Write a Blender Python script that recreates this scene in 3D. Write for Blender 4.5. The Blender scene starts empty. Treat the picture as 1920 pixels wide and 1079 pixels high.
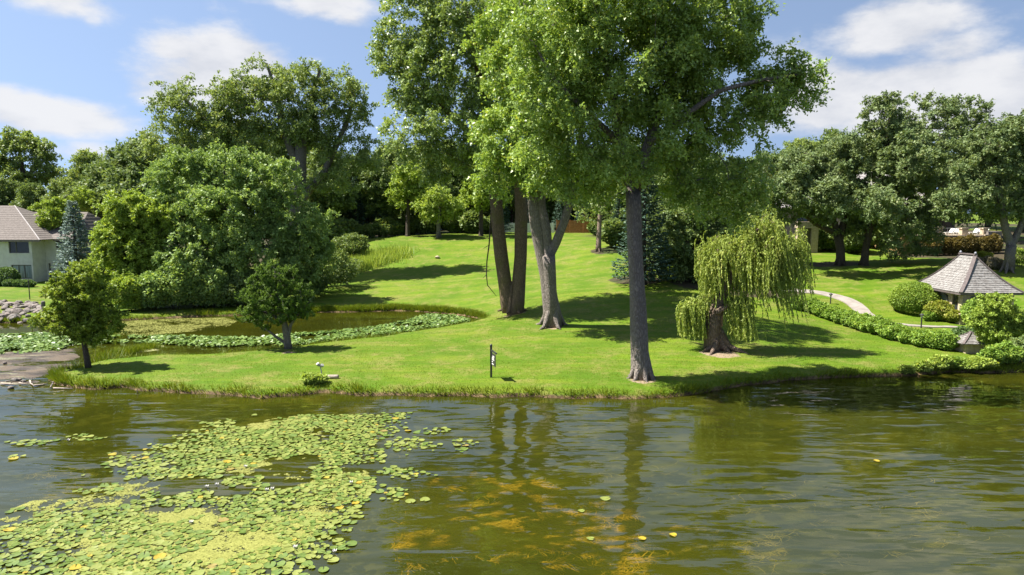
import bpy, math, random
import numpy as np
from mathutils import Vector

# ------------------------------------------------------------------ camera, world, sun, exposure
SC = bpy.context.scene
COL = SC.collection
H, F = 9.0, 1280.0                      # camera height above the water, focal length in px of a 1920 px wide picture
PITCH = math.atan(139.5 / F)
cam = bpy.data.cameras.new('camera')
cam.sensor_width = 36.0
cam.lens = 36.0 * F / 1920.0
cam.clip_start = 0.5
cam.clip_end = 3000
camo = bpy.data.objects.new('camera', cam)
COL.objects.link(camo)
camo.location = (0, 0, H)
camo.rotation_euler = (math.pi / 2 - PITCH, 0, 0)
SC.camera = camo
SC.render.engine = 'CYCLES'
SC.cycles.use_denoising = True
SC.cycles.max_bounces = 6
SC.cycles.diffuse_bounces = 3
SC.cycles.glossy_bounces = 2
SC.cycles.transmission_bounces = 3
SC.cycles.transparent_max_bounces = 12
SC.cycles.caustics_reflective = False
SC.cycles.caustics_refractive = False
SC.view_settings.view_transform = 'Standard'
SC.view_settings.look = 'None'
SC.view_settings.exposure = 1.5
SC.view_settings.gamma = 1.0

SUN_EL = math.radians(56)
SUN_AZ = math.radians(-85)              # where the sun stands, clockwise from +Y: left, slightly behind the scene
SKY_STRENGTH = 0.068

sd = Vector((math.sin(SUN_AZ) * math.cos(SUN_EL), math.cos(SUN_AZ) * math.cos(SUN_EL), math.sin(SUN_EL)))
sun = bpy.data.lights.new('sun', 'SUN')
sun.energy = 4.9
sun.angle = math.radians(0.53)
sun.color = (1.0, 0.95, 0.86)
suno = bpy.data.objects.new('sun', sun)
COL.objects.link(suno)
suno.rotation_euler = sd.to_track_quat('Z', 'Y').to_euler()


def px(x, y, Y):
    """world point on the ray through picture point (x, y) at distance Y"""
    u, v = (x - 960) / F, (539.5 - y) / F
    d = (u, math.cos(PITCH) + v * math.sin(PITCH), -math.sin(PITCH) + v * math.cos(PITCH))
    t = Y / d[1]
    return np.array((d[0] * t, Y, H + d[2] * t))


def gpx(x, y, z=0.0):
    """world point where the ray meets the level z"""
    u, v = (x - 960) / F, (539.5 - y) / F
    d = (u, math.cos(PITCH) + v * math.sin(PITCH), -math.sin(PITCH) + v * math.cos(PITCH))
    t = (z - H) / d[2]
    return np.array((d[0] * t, d[1] * t, z))


class NT:
    """small helper to write node trees"""
    def __init__(self, tree):
        self.t = tree
        self.n = tree.nodes
        self.l = tree.links

    def new(self, typ, **kw):
        n = self.n.new(typ)
        for k, v in kw.items():
            setattr(n, k, v)
        return n

    def put(self, sock, v):
        if isinstance(v, bpy.types.NodeSocket):
            self.l.new(v, sock)
        elif v is not None:
            if isinstance(v, (tuple, list)) and len(v) == 3 and sock.type == 'RGBA':
                v = (*v, 1.0)
            sock.default_value = v

    def math(self, op, a, b=None, c=None, clamp=False):
        n = self.new('ShaderNodeMath', operation=op, use_clamp=clamp)
        for i, v in enumerate((a, b, c)):
            if v is not None:
                self.put(n.inputs[i], v)
        return n.outputs[0]

    def mix(self, fac, a, b, blend='MIX'):
        n = self.new('ShaderNodeMix', data_type='RGBA', blend_type=blend)
        self.put(n.inputs[0], fac)
        self.put(n.inputs[6], a)
        self.put(n.inputs[7], b)
        return n.outputs[2]

    def smooth(self, v, lo, hi, a=0.0, b=1.0):
        n = self.new('ShaderNodeMapRange', interpolation_type='SMOOTHSTEP')
        self.put(n.inputs[0], v)
        for i, q in enumerate((lo, hi, a, b)):
            self.put(n.inputs[i + 1], q)
        return n.outputs[0]

    def noise(self, vec, scale, detail=3.0, rough=0.5, out=0, dim='3D', dist=0.0):
        n = self.new('ShaderNodeTexNoise', noise_dimensions=dim)
        if vec is not None:
            self.put(n.inputs['Vector'], vec)
        n.inputs['Scale'].default_value = scale
        n.inputs['Detail'].default_value = detail
        n.inputs['Roughness'].default_value = rough
        n.inputs['Distortion'].default_value = dist
        return n.outputs[out]

    def mapping(self, vec, scale=(1, 1, 1), loc=(0, 0, 0), rot=(0, 0, 0)):
        n = self.new('ShaderNodeMapping')
        self.put(n.inputs[0], vec)
        n.inputs['Location'].default_value = loc
        n.inputs['Rotation'].default_value = rot
        n.inputs['Scale'].default_value = scale
        return n.outputs[0]

    def bump(self, h, strength=0.5, dist=0.02):
        n = self.new('ShaderNodeBump')
        self.put(n.inputs['Height'], h)
        n.inputs['Strength'].default_value = strength
        n.inputs['Distance'].default_value = dist
        return n.outputs[0]


world = bpy.data.worlds.new('World')
SC.world = world
world.use_nodes = True
W = NT(world.node_tree)
W.n.clear()
sky = W.new('ShaderNodeTexSky', sky_type='NISHITA')
sky.sun_disc = False
sky.sun_elevation = SUN_EL
sky.sun_rotation = SUN_AZ
sky.air_density = 1.0
sky.dust_density = 0.3
sky.ozone_density = 1.5
tc = W.new('ShaderNodeTexCoord')
lift = W.new('ShaderNodeVectorMath', operation='NORMALIZE')     # clear dry air: the pale band at the horizon is thin
W.put(lift.inputs[0], W.mapping(tc.outputs['Generated'], (1, 1, 0.72), (0, 0, 0.30)))
W.put(sky.inputs[0], lift.outputs[0])
sep = W.new('ShaderNodeSeparateXYZ')
W.put(sep.inputs[0], tc.outputs['Generated'])
dx, dy, dz = sep.outputs
az = W.math('ARCTAN2', dx, dy)
el = W.math('ARCSINE', dz)
# the clouds that stand over the trees: direction, half width and half height in radians
CLOUDS = [(430, 125, .085, .045, 1.25), (340, 95, .045, .025, 1.0), (390, 150, .09, .04, 1.1), (290, 165, .05, .025, .8), (90, 222, .10, .024, 1.0), (20, 205, .06, .024, .9), (150, 285, .08, .018, .6),
          (120, 2, .055, .026, .8), (168, 28, .02, .022, .6), (610, 8, .07, .024, .9), (655, 32, .03, .02, .8),
          (1690, 50, .085, .038, 1.1), (1790, 95, .055, .03, .9), (1620, 85, .05, .03, .8), (1740, 180, .16, .05, 1.3), (1560, 185, .08, .05, 1.2), (1880, 180, .10, .045, 1.25),
          (1450, 90, .05, .03, .6), (1010, -160, .16, .05, .8), (300, -220, .2, .06, .8), (1700, -260, .22, .05, .7)]
blob = None
for (cx, cy, rw, rh, amp) in CLOUDS:
    p = px(cx, cy, 1.0) - np.array((0, 0, H))
    p /= np.linalg.norm(p)
    a0, e0 = math.atan2(p[0], p[1]), math.asin(p[2])
    a = W.math('MULTIPLY', W.math('SUBTRACT', az, a0), 1 / rw)
    e = W.math('MULTIPLY', W.math('SUBTRACT', el, e0), 1 / rh)
    q = W.math('ADD', W.math('MULTIPLY', a, a), W.math('MULTIPLY', e, e))
    g = W.math('MULTIPLY', W.math('EXPONENT', W.math('MULTIPLY', q, -0.8)), amp)
    blob = g if blob is None else W.math('MAXIMUM', blob, g)
vec = W.mapping(tc.outputs['Generated'], (1, 1, 2.2))
fine = W.noise(vec, 9.0, 7.0, 0.58)
big = W.noise(vec, 2.3, 4.0, 0.55)
edge = W.math('ADD', blob, W.math('MULTIPLY', W.math('SUBTRACT', fine, 0.5), 1.5))
m1 = W.smooth(edge, 0.30, 0.86)
away = W.smooth(dy, 0.35, 0.75, 1.0, 0.0)                # fair-weather clouds over the rest of the sky
m2 = W.math('MULTIPLY', W.smooth(W.math('ADD', big, W.math('MULTIPLY', W.math('SUBTRACT', fine, 0.5), 0.5)), 0.54, 0.7), away)
mask = W.math('MULTIPLY', W.math('MAXIMUM', m1, m2), 0.93)
ccol = W.mix(W.smooth(fine, 0.3, 0.62), (3.7, 3.8, 4.1), (4.7, 4.7, 4.8))
hs = W.new('ShaderNodeHueSaturation')
hs.inputs['Saturation'].default_value = 0.86
hs.inputs['Value'].default_value = 1.0
W.put(hs.inputs['Color'], sky.outputs[0])
bright = hs.outputs[0]
final = W.mix(mask, bright, ccol)
bg = W.new('ShaderNodeBackground')
W.put(bg.inputs[0], final)
bg.inputs[1].default_value = SKY_STRENGTH
wo = W.new('ShaderNodeOutputWorld')
W.l.new(bg.outputs[0], wo.inputs[0])

rng = np.random.default_rng(7)
random.seed(7)

# ------------------------------------------------------------------ object helpers


def tag(o, label=None, cat=None, group=None, kind=None):
    if label:
        o['label'] = label
    if cat:
        o['category'] = cat
    if group:
        o['group'] = group
    if kind:
        o['kind'] = kind
    return o


def empty(name, loc, label, cat, group=None):
    o = bpy.data.objects.new(name, None)
    COL.objects.link(o)
    o.location = loc
    o.empty_display_size = 0.3
    return tag(o, label, cat, group)


def link(name, me, mat=None, parent=None, loc=None):
    o = bpy.data.objects.new(name, me)
    COL.objects.link(o)
    if mat is not None and len(me.materials) == 0:
        me.materials.append(mat)
    if parent is not None:
        o.parent = parent
    if loc is not None:
        o.location = loc
    return o


def copy_tree(o, loc, rz=0.0, scale=None, label=None, parent=None):
    c = o.copy()
    COL.objects.link(c)
    if parent is None:
        c.location = loc
        c.rotation_euler = (0, 0, rz)
        if scale is not None:
            c.scale = scale if isinstance(scale, tuple) else (scale,) * 3
        if label:
            c['label'] = label
    else:
        c.parent = parent
    for ch in [x for x in bpy.data.objects if x.parent == o and x != c]:
        copy_tree(ch, None, parent=c)
    return c


class MB:
    """collects polygons for ONE mesh"""
    def __init__(self):
        self.v, self.f = [], []

    def add(self, vs, fs):
        b = len(self.v)
        self.v.extend([tuple(map(float, q)) for q in vs])
        self.f.extend([tuple(int(i) + b for i in q) for q in fs])
        return self

    def box(self, x0, x1, y0, y1, z0, z1):
        vs = [(x, y, z) for z in (z0, z1) for y in (y0, y1) for x in (x0, x1)]
        return self.add(vs, [(0, 2, 3, 1), (4, 5, 7, 6), (0, 1, 5, 4), (2, 6, 7, 3), (0, 4, 6, 2), (1, 3, 7, 5)])

    def bar(self, p, q, w, h=None, up=(0, 0, 1)):
        p, q = np.array(p, float), np.array(q, float)
        h = h or w
        d = (q - p) / (np.linalg.norm(q - p) + 1e-9)
        s = np.cross(d, np.array(up, float))
        if np.linalg.norm(s) < 1e-4:
            s = np.cross(d, (1.0, 0, 0))
        s /= np.linalg.norm(s)
        t = np.cross(s, d)
        vs = [e + a * s * w / 2 + b * t * h / 2 for e in (p, q) for a, b in ((-1, -1), (1, -1), (1, 1), (-1, 1))]
        return self.add(vs, [(0, 1, 2, 3), (7, 6, 5, 4), (0, 4, 5, 1), (1, 5, 6, 2), (2, 6, 7, 3), (3, 7, 4, 0)])

    def tube(self, pts, rad, n=8, cap=True, squash=None):
        pts = [np.array(p, float) for p in pts]
        if not hasattr(rad, '__len__'):
            rad = [rad] * len(pts)
        vs = []
        ref = np.array((0.31, 0.95, 0.07))
        for i, p in enumerate(pts):
            d = pts[min(i + 1, len(pts) - 1)] - pts[max(i - 1, 0)]
            d = d / (np.linalg.norm(d) + 1e-9)
            s = np.cross(d, ref)
            if np.linalg.norm(s) < 1e-3:
                s = np.cross(d, (1.0, 0, 0))
            s /= np.linalg.norm(s)
            t = np.cross(d, s)
            for k in range(n):
                a = 2 * math.pi * k / n
                r = rad[i] * (squash(i, a) if squash else 1.0)
                vs.append(p + r * (math.cos(a) * s + math.sin(a) * t))
        fs = []
        for i in range(len(pts) - 1):
            for k in range(n):
                a, b = i * n + k, i * n + (k + 1) % n
                fs.append((a, b, b + n, a + n))
        if cap:
            fs.append(tuple(range(n - 1, -1, -1)))
            fs.append(tuple((len(pts) - 1) * n + k for k in range(n)))
        return self.add(vs, fs)

    def build(self, name, mat=None, parent=None, smooth=False, loc=None):
        me = bpy.data.meshes.new(name)
        vs = self.v
        if loc is not None:
            vs = [(a - loc[0], b - loc[1], c - loc[2]) for a, b, c in vs]
        me.from_pydata(vs, [], self.f)
        if smooth:
            me.polygons.foreach_set('use_smooth', [True] * len(me.polygons))
        me.update()
        return link(name, me, mat, parent, loc if parent is None else None)


def fast_mesh(name, verts, nper, col=None, smooth=False):
    """verts (N*nper, 3): N separate polygons of nper corners; col (N, 4) per-polygon tint"""
    verts = np.ascontiguousarray(verts, dtype=np.float32)
    nv = len(verts)
    nf = nv // nper
    me = bpy.data.meshes.new(name)
    me.vertices.add(nv)
    me.vertices.foreach_set('co', verts.ravel())
    me.loops.add(nv)
    me.loops.foreach_set('vertex_index', np.arange(nv, dtype=np.int32))
    me.polygons.add(nf)
    me.polygons.foreach_set('loop_start', np.arange(0, nv, nper, dtype=np.int32))
    if smooth:
        me.polygons.foreach_set('use_smooth', np.ones(nf, dtype=bool))
    me.update(calc_edges=True)
    if col is not None:
        at = me.color_attributes.new('tint', 'FLOAT_COLOR', 'POINT')
        c = np.repeat(col.astype(np.float32), nper, axis=0)
        at.data.foreach_set('color', c.ravel())
    return me


def nrm(v):
    return v / (np.linalg.norm(v, axis=-1, keepdims=True) + 1e-9)


# ------------------------------------------------------------------ materials


def mat_new(name):
    m = bpy.data.materials.new(name)
    m.use_nodes = True
    t = NT(m.node_tree)
    t.n.clear()
    out = t.new('ShaderNodeOutputMaterial')
    return m, t, out


def principled(t, color, rough=0.6, normal=None, spec=0.5, metal=0.0):
    b = t.new('ShaderNodeBsdfPrincipled')
    t.put(b.inputs['Base Color'], color)
    t.put(b.inputs['Roughness'], rough)
    b.inputs['Specular IOR Level'].default_value = spec
    b.inputs['Metallic'].default_value = metal
    if normal is not None:
        t.put(b.inputs['Normal'], normal)
    return b.outputs[0]


def simple_mat(name, c1, c2=None, scale=3.0, rough=0.7, bump=0.0, bscale=20.0, spec=0.3, stretch=(1, 1, 1), metal=0.0):
    m, t, out = mat_new(name)
    tc = t.new('ShaderNodeTexCoord')
    v = t.mapping(tc.outputs['Object'], stretch)
    c2 = c2 or tuple(x * 0.75 for x in c1)
    n = t.smooth(t.noise(v, scale, 4.0, 0.6), 0.3, 0.7)
    col = t.mix(n, c2, c1)
    nr = t.bump(t.noise(v, bscale, 4.0, 0.6), bump, 0.03) if bump else None
    t.l.new(principled(t, col, rough, nr, spec, metal), out.inputs[0])
    return m


GREY1 = (1.0, 1.0, 1.0)
LIMEGREY = (1.35, 1.15, 1.4)


def leaf_mat(name, dark, light, yellow=None, transl=0.35, rough=0.52, spec=0.15, grey=(1.78, 1.38, 1.85)):
    dark, light, yellow = (None if q is None else tuple(a * b for a, b in zip(q, grey)) for q in (dark, light, yellow))
    m, t, out = mat_new(name)
    at = t.new('ShaderNodeAttribute', attribute_name='tint')
    s = t.new('ShaderNodeSeparateColor')
    t.put(s.inputs[0], at.outputs['Color'])
    col = t.mix(s.outputs[0], dark, light)
    if yellow:
        col = t.mix(t.math('MULTIPLY', s.outputs[1], 0.9), col, yellow)
    p = principled(t, col, rough, None, spec)
    tr = t.new('ShaderNodeBsdfTranslucent')
    k = transl * 1.7
    t.put(tr.inputs[0], t.mix(1.0, col, (1.1 * k, 1.05 * k, 0.55 * k), 'MULTIPLY'))
    mx = t.new('ShaderNodeAddShader')
    t.l.new(p, mx.inputs[0])
    t.l.new(tr.outputs[0], mx.inputs[1])
    t.l.new(mx.outputs[0], out.inputs[0])
    return m


def bark_mat(name, c1, c2, scale=1.0, moss=None):
    m, t, out = mat_new(name)
    tc = t.new('ShaderNodeTexCoord')
    wob = t.noise(tc.outputs['Object'], 1.7, 3.0, 0.6, out=1)
    vm = t.new('ShaderNodeVectorMath', operation='ADD')
    t.put(vm.inputs[0], tc.outputs['Object'])
    sc_ = t.new('ShaderNodeVectorMath', operation='SCALE')
    t.put(sc_.inputs[0], wob)
    sc_.inputs['Scale'].default_value = 0.35
    t.put(vm.inputs[1], sc_.outputs[0])
    v = t.mapping(vm.outputs[0], (5 * scale, 5 * scale, 1.3 * scale))
    w = t.new('ShaderNodeTexVoronoi', feature='DISTANCE_TO_EDGE')
    t.put(w.inputs['Vector'], v)
    w.inputs['Scale'].default_value = 2.2
    n = t.noise(v, 2.5, 6.0, 0.65)
    crack = t.smooth(w.outputs[0], 0.0, 0.25)
    h = t.math('ADD', t.math('MULTIPLY', crack, 0.7), n)
    f = t.math('MULTIPLY', t.math('ADD', t.math('MULTIPLY', crack, 0.55), 0.3), t.smooth(n, 0.25, 0.75, 0.55, 1.2))
    col = t.mix(f, c2, c1)
    col = t.mix(t.smooth(t.noise(tc.outputs['Object'], 1.1, 4.0, 0.65), 0.4, 0.66, 0.0, 0.45), col, tuple(q * 0.55 for q in c1))
    if moss:
        big = t.noise(tc.outputs['Object'], 0.8, 3.0)
        col = t.mix(t.smooth(big, 0.5, 0.75, 0.0, 0.7), col, moss)
    t.l.new(principled(t, col, 0.85, t.bump(h, 0.9, 0.05), 0.2), out.inputs[0])
    return m


M = {}
M['cotton'] = leaf_mat('cottonwood_leaf', (0.055, 0.115, 0.018), (0.130, 0.230, 0.035), (0.22, 0.26, 0.03), rough=0.42, spec=0.28)
M['cotton2'] = leaf_mat('cottonwood_leaf_grey', (0.055, 0.105, 0.024), (0.115, 0.195, 0.045), (0.16, 0.20, 0.04), rough=0.42, spec=0.28)
M['elm'] = leaf_mat('elm_leaf', (0.050, 0.095, 0.022), (0.105, 0.175, 0.040), (0.17, 0.20, 0.04))
M['maple'] = leaf_mat('maple_leaf', (0.050, 0.105, 0.025), (0.115, 0.205, 0.045), (0.17, 0.24, 0.05))
M['lime'] = leaf_mat('lime_leaf', (0.080, 0.145, 0.018), (0.170, 0.260, 0.036), (0.24, 0.28, 0.04), grey=LIMEGREY)
M['young'] = leaf_mat('young_maple_leaf', (0.065, 0.120, 0.014), (0.150, 0.225, 0.028), (0.23, 0.25, 0.03), grey=LIMEGREY)
M['oak'] = leaf_mat('oak_leaf', (0.036, 0.076, 0.022), (0.088, 0.142, 0.040), (0.13, 0.16, 0.05), transl=0.28)
M['dark'] = leaf_mat('woodland_leaf', (0.035, 0.075, 0.020), (0.085, 0.145, 0.035), (0.13, 0.17, 0.03), transl=0.3)
M['willow'] = leaf_mat('willow_leaf', (0.120, 0.165, 0.028), (0.27, 0.32, 0.075), (0.38, 0.36, 0.12), transl=0.35, grey=GREY1)
M['pine'] = leaf_mat('pine_needle', (0.045, 0.090, 0.020), (0.140, 0.215, 0.040), (0.15, 0.18, 0.04), transl=0.25, rough=0.5, grey=GREY1)
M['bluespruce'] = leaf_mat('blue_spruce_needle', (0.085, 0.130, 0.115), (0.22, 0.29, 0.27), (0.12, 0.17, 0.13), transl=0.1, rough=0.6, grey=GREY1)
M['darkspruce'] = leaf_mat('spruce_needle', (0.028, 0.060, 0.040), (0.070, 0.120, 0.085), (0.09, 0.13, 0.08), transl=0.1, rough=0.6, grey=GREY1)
M['shrub'] = leaf_mat('shrub_leaf', (0.060, 0.125, 0.018), (0.140, 0.230, 0.035), (0.22, 0.28, 0.04), grey=(1.3, 1.15, 1.3))
M['boxwood'] = leaf_mat('round_bush_leaf', (0.065, 0.130, 0.018), (0.145, 0.220, 0.030), (0.20, 0.24, 0.03), grey=(1.3, 1.15, 1.3))
M['darkbush'] = leaf_mat('dark_bush_leaf', (0.025, 0.065, 0.018), (0.055, 0.110, 0.028), (0.07, 0.12, 0.03))
M['gold'] = leaf_mat('golden_shrub_leaf', (0.095, 0.135, 0.018), (0.20, 0.215, 0.035), (0.32, 0.26, 0.06), grey=GREY1)
M['russet'] = leaf_mat('russet_hedge_leaf', (0.060, 0.055, 0.018), (0.135, 0.10, 0.030), (0.17, 0.14, 0.03), grey=GREY1)
M['pink'] = leaf_mat('pinkish_shrub_leaf', (0.08, 0.085, 0.045), (0.18, 0.155, 0.12), (0.25, 0.2, 0.16), grey=GREY1)
M['weed'] = leaf_mat('weed_leaf', (0.085, 0.150, 0.022), (0.20, 0.28, 0.05), (0.27, 0.30, 0.06), grey=(1.3, 1.15, 1.3))
M['blade'] = leaf_mat('grass_blade', (0.056, 0.098, 0.004), (0.130, 0.165, 0.009), (0.21, 0.16, 0.035), transl=0.3, rough=0.55, spec=0.2, grey=GREY1)
M['bark'] = bark_mat('cottonwood_bark', (0.31, 0.265, 0.235), (0.095, 0.078, 0.068))
M['barkbrown'] = bark_mat('brown_bark', (0.24, 0.175, 0.115), (0.07, 0.05, 0.035), moss=(0.14, 0.13, 0.04))
M['barkdark'] = bark_mat('dark_bark', (0.13, 0.105, 0.085), (0.045, 0.036, 0.03), 1.3)
M['barkgrey'] = bark_mat('grey_bark', (0.26, 0.235, 0.21), (0.10, 0.085, 0.075), 1.3)
M['barkwillow'] = bark_mat('willow_bark', (0.27, 0.20, 0.155), (0.075, 0.052, 0.04), 0.8)
M['torn'] = bark_mat('torn_wood', (0.50, 0.34, 0.22), (0.24, 0.13, 0.07), 1.2)
M['barkpink'] = bark_mat('bare_twig_bark', (0.36, 0.27, 0.22), (0.16, 0.115, 0.095), 1.5)

# ------------------------------------------------------------------ terrain
SHORE = [(2600, 700), (2150, 699), (1920, 698), (1850, 700), (1780, 697), (1700, 705), (1620, 707), (1550, 709), (1470, 714), (1400, 722), (1340, 733), (1300, 740), (1250, 746),
         (1180, 749), (1120, 746), (1080, 748), (1000, 744), (930, 746), (860, 742), (800, 744), (740, 741), (680, 743), (640, 738), (605, 736), (570, 741), (520, 744), (490, 748),
         (440, 742), (390, 739), (330, 737), (300, 734), (262, 733), (235, 726), (180, 731), (140, 727), (110, 722), (92, 712), (100, 703), (140, 698),
         (165, 688), (200, 681), (250, 676), (300, 671), (345, 671), (400, 670), (450, 666), (505, 661), (560, 655), (610, 648), (680, 640), (735, 633), (790, 624), (840, 616),
         (880, 609), (905, 602), (895, 597), (870, 592), (830, 588), (780, 584), (740, 583), (690, 585), (600, 586), (520, 589), (440, 592), (350, 595), (270, 599), (200, 603),
         (120, 604), (75, 604), (0, 606), (-120, 612), (-420, 622), (-900, 640)]
poly = np.array([gpx(x, y)[:2] for x, y in SHORE])


def refine(P, step, amp):
    out = []
    r = np.random.default_rng(3)
    for a, b in zip(P[:-1], P[1:]):
        L = np.linalg.norm(b - a)
        k = max(1, min(40, int(L / step)))
        n = np.array((-(b - a)[1], (b - a)[0])) / (L + 1e-9)
        for i in range(k):
            w = 0 if i == 0 else r.normal() * amp
            out.append(a + (b - a) * i / k + n * w)
    out.append(P[-1])
    return np.array(out)


poly = refine(poly, 0.9, 0.10)
closed = np.vstack([poly, [(-900, poly[-1][1]), (-900, 1500), (900, 1500), (900, poly[0][1])]])


def signed(x, y):
    """distance to the water's edge, positive on land"""
    x, y = np.asarray(x, float), np.asarray(y, float)
    shp = x.shape
    x, y = x.ravel(), y.ravel()
    d2 = np.full(x.shape, 1e12)
    inside = np.zeros(x.shape, bool)
    n = len(closed)
    for i in range(n):
        a, b = closed[i], closed[(i + 1) % n]
        e = b - a
        t = np.clip(((x - a[0]) * e[0] + (y - a[1]) * e[1]) / (e @ e + 1e-12), 0, 1)
        d2 = np.minimum(d2, (x - a[0] - t * e[0]) ** 2 + (y - a[1] - t * e[1]) ** 2)
        c = (a[1] > y) != (b[1] > y)
        if c.any():
            xi = a[0] + (y - a[1]) * e[0] / (e[1] if abs(e[1]) > 1e-12 else 1e-12)
            inside ^= c & (x < xi)
    return (np.sqrt(d2) * np.where(inside, 1, -1)).reshape(shp)


# ground heights read off the picture: picture point + distance
CTRL = [(921, 708, 35.3), (1203, 708, 35.3), (540, 658, 43.2), (1035, 611, 49.2), (965, 583, 56.0), (1345, 655, 42.2), (1150, 600, 51), (1200, 545, 60), (1120, 470, 82),
        (880, 447, 96), (700, 450, 96), (1070, 440, 104), (820, 484, 86), (740, 545, 71), (900, 520, 74), (1050, 500, 78), (1030, 540, 65), (860, 560, 66), (1500, 545, 64), (1620, 585, 57), (1575, 500, 75), (1450, 520, 70),
        (1720, 492, 75), (1790, 478, 81), (1805, 612, 52), (1895, 505, 67), (1900, 640, 46), (1700, 620, 52), (1480, 620, 47.5), (1600, 660, 43), (300, 700, 36.6), (700, 690, 38.0), (420, 690, 38), (800, 650, 44),
        (40, 530, 77), (40, 556, 66), (-150, 528, 78), (100, 525, 80), (30, 569, 62.5), (350, 560, 70), (500, 540, 75), (620, 510, 82), (230, 560, 70)]
cp = np.array([px(*c) for c in CTRL])
extra = [(-90, 110, 3.0), (-45, 110, 3.5), (0, 130, 6.5), (40, 125, 6.5), (80, 110, 6.5), (75, 80, 4.6), (75, 55, 1.5), (60, 90, 5.4), (-20, 105, 5.3), (-75, 60, 0.8), (-120, 80, 1.5), (120, 80, 4), (120, 45, 1.0), (0, 200, 8), (-120, 200, 6), (120, 200, 8)]
cp = np.vstack([cp, np.array(extra, float)])
PHC = 5.0
Kx = np.sqrt(((cp[:, None, :2] - cp[None, :, :2]) ** 2).sum(-1) + PHC ** 2)
Aug = np.block([[Kx + 0.35 * np.eye(len(cp)) * -1, np.ones((len(cp), 1))], [np.ones((1, len(cp))), np.zeros((1, 1))]])
RBF = np.linalg.solve(Aug, np.append(cp[:, 2], 0))


def hill(x, y):
    s = np.zeros(np.shape(x)) + RBF[-1]
    for w, c in zip(RBF[:-1], cp):
        s = s + w * np.sqrt((x - c[0]) ** 2 + (y - c[1]) ** 2 + PHC ** 2)
    return np.clip(s, 0.38, 9.0)


def sstep(v, a, b):
    t = np.clip((v - a) / (b - a), 0, 1)
    return t * t * (3 - 2 * t)


def hfun(x, y, d=None):
    x, y = np.asarray(x, float), np.asarray(y, float)
    if d is None:
        d = signed(x, y)
    bank = 0.33 * (1 - np.exp(-np.maximum(d, 0) / 0.22))
    land = bank + (hill(x, y) - 0.33) * sstep(d, 0.0, 5.0)
    bed = -0.05 - 0.16 * np.minimum(-d, 4.5)
    rough = 0.02 * np.sin(x * 1.7 + 0.6 * y) * np.sin(y * 1.3 - x * 0.5) + 0.012 * np.sin(x * 4.1) * np.sin(y * 3.7 + x)
    return np.where(d > 0, land + rough * np.clip(d, 0, 1), bed)


def ground(x, y):
    return float(hfun(np.array([x]), np.array([y]))[0])


def lines(*segs):
    out = []
    for a, b, s in segs:
        out += list(np.arange(a, b, s))
    return np.array(out)


gx = lines((-900, -200, 50), (-200, -80, 6), (-80, -40, 0.8), (-40, 42, 0.36), (42, 80, 0.8), (80, 200, 6), (200, 901, 50))
gy = lines((-300, 0, 30), (0, 20, 4), (20, 29, 1.2), (29, 46, 0.2), (46, 70, 0.42), (70, 120, 0.9), (120, 200, 5), (200, 1201, 50))
GX, GY = np.meshgrid(gx, gy)
GD = signed(GX, GY)
GZ = hfun(GX, GY, GD)
nxg, nyg = len(gx), len(gy)
idx = np.arange(nxg * nyg).reshape(nyg, nxg)
quads = np.stack([idx[:-1, :-1], idx[:-1, 1:], idx[1:, 1:], idx[1:, :-1]], -1).reshape(-1, 4)
me = bpy.data.meshes.new('ground')
me.vertices.add(nxg * nyg)
me.vertices.foreach_set('co', np.stack([GX, GY, GZ], -1).astype(np.float32).ravel())
me.loops.add(quads.size)
me.loops.foreach_set('vertex_index', quads.astype(np.int32).ravel())
me.polygons.add(len(quads))
me.polygons.foreach_set('loop_start', np.arange(0, quads.size, 4, dtype=np.int32))
me.polygons.foreach_set('use_smooth', np.ones(len(quads), bool))
me.update(calc_edges=True)


def blobmask(X, Y, spots):
    m = np.zeros(X.shape)
    for (x, y, rx, ry) in spots:
        m = np.maximum(m, 1.0 - np.sqrt(((X - x) / rx) ** 2 + ((Y - y) / ry) ** 2))
    return m


soil_spots = [(0, 128, 120, 21), (-32, 72, 10, 6), (-42, 95, 13, 18), (-70, 100, 30, 12), (12, 66, 3, 3), (21, 64, 7, 5), (36, 76.3, 4, 1.6), (11.5, 82, 2.5, 2), (45, 100, 40, 14), (64, 82, 22, 9)]
sm = blobmask(GX, GY, soil_spots)
tr = [(gpx(1203, 708, .5), 0.9), (gpx(1035, 611, .9), 1.0), (gpx(965, 583, 1.0), 1.3), (gpx(1350, 656, .7), 1.5), (gpx(540, 658, .45), .5)]
ring = np.zeros(GX.shape)
for p, r in tr:
    ring = np.maximum(ring, 1 - np.hypot(GX - p[0], GY - p[1]) / r)
at = me.color_attributes.new('zone', 'FLOAT_COLOR', 'POINT')
zone = np.stack([np.clip(sm * 3, 0, 1), np.clip(GD * 0.5 + 0.5, 0, 1), np.clip(ring * 2, 0, 1), np.ones(GX.shape)], -1)
at.data.foreach_set('color', zone.astype(np.float32).ravel())

m, t, out = mat_new('lawn_and_soil')
geo = t.new('ShaderNodeNewGeometry')
pos = geo.outputs['Position']
za = t.new('ShaderNodeAttribute', attribute_name='zone')
zs = t.new('ShaderNodeSeparateColor')
t.put(zs.inputs[0], za.outputs['Color'])
n1 = t.noise(pos, 0.28, 5.0, 0.6)
n2 = t.noise(pos, 2.2, 5.0, 0.65)
n3 = t.noise(t.mapping(pos, (1, 1, 1)), 16.0, 3.0, 0.6)
mow = t.noise(t.mapping(pos, (0.10, 1.0, 0.2), rot=(0, 0, 0.12)), 1.6, 3.0, 0.5)
g = t.mix(t.smooth(n2, 0.3, 0.7), (0.076, 0.146, 0.006), (0.118, 0.188, 0.008))
g = t.mix(t.smooth(n1, 0.45, 0.7, 0, 0.6), g, (0.160, 0.208, 0.014))
g = t.mix(t.smooth(mow, 0.40, 0.62, 0, 0.75), g, (0.165, 0.190, 0.022))
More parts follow.
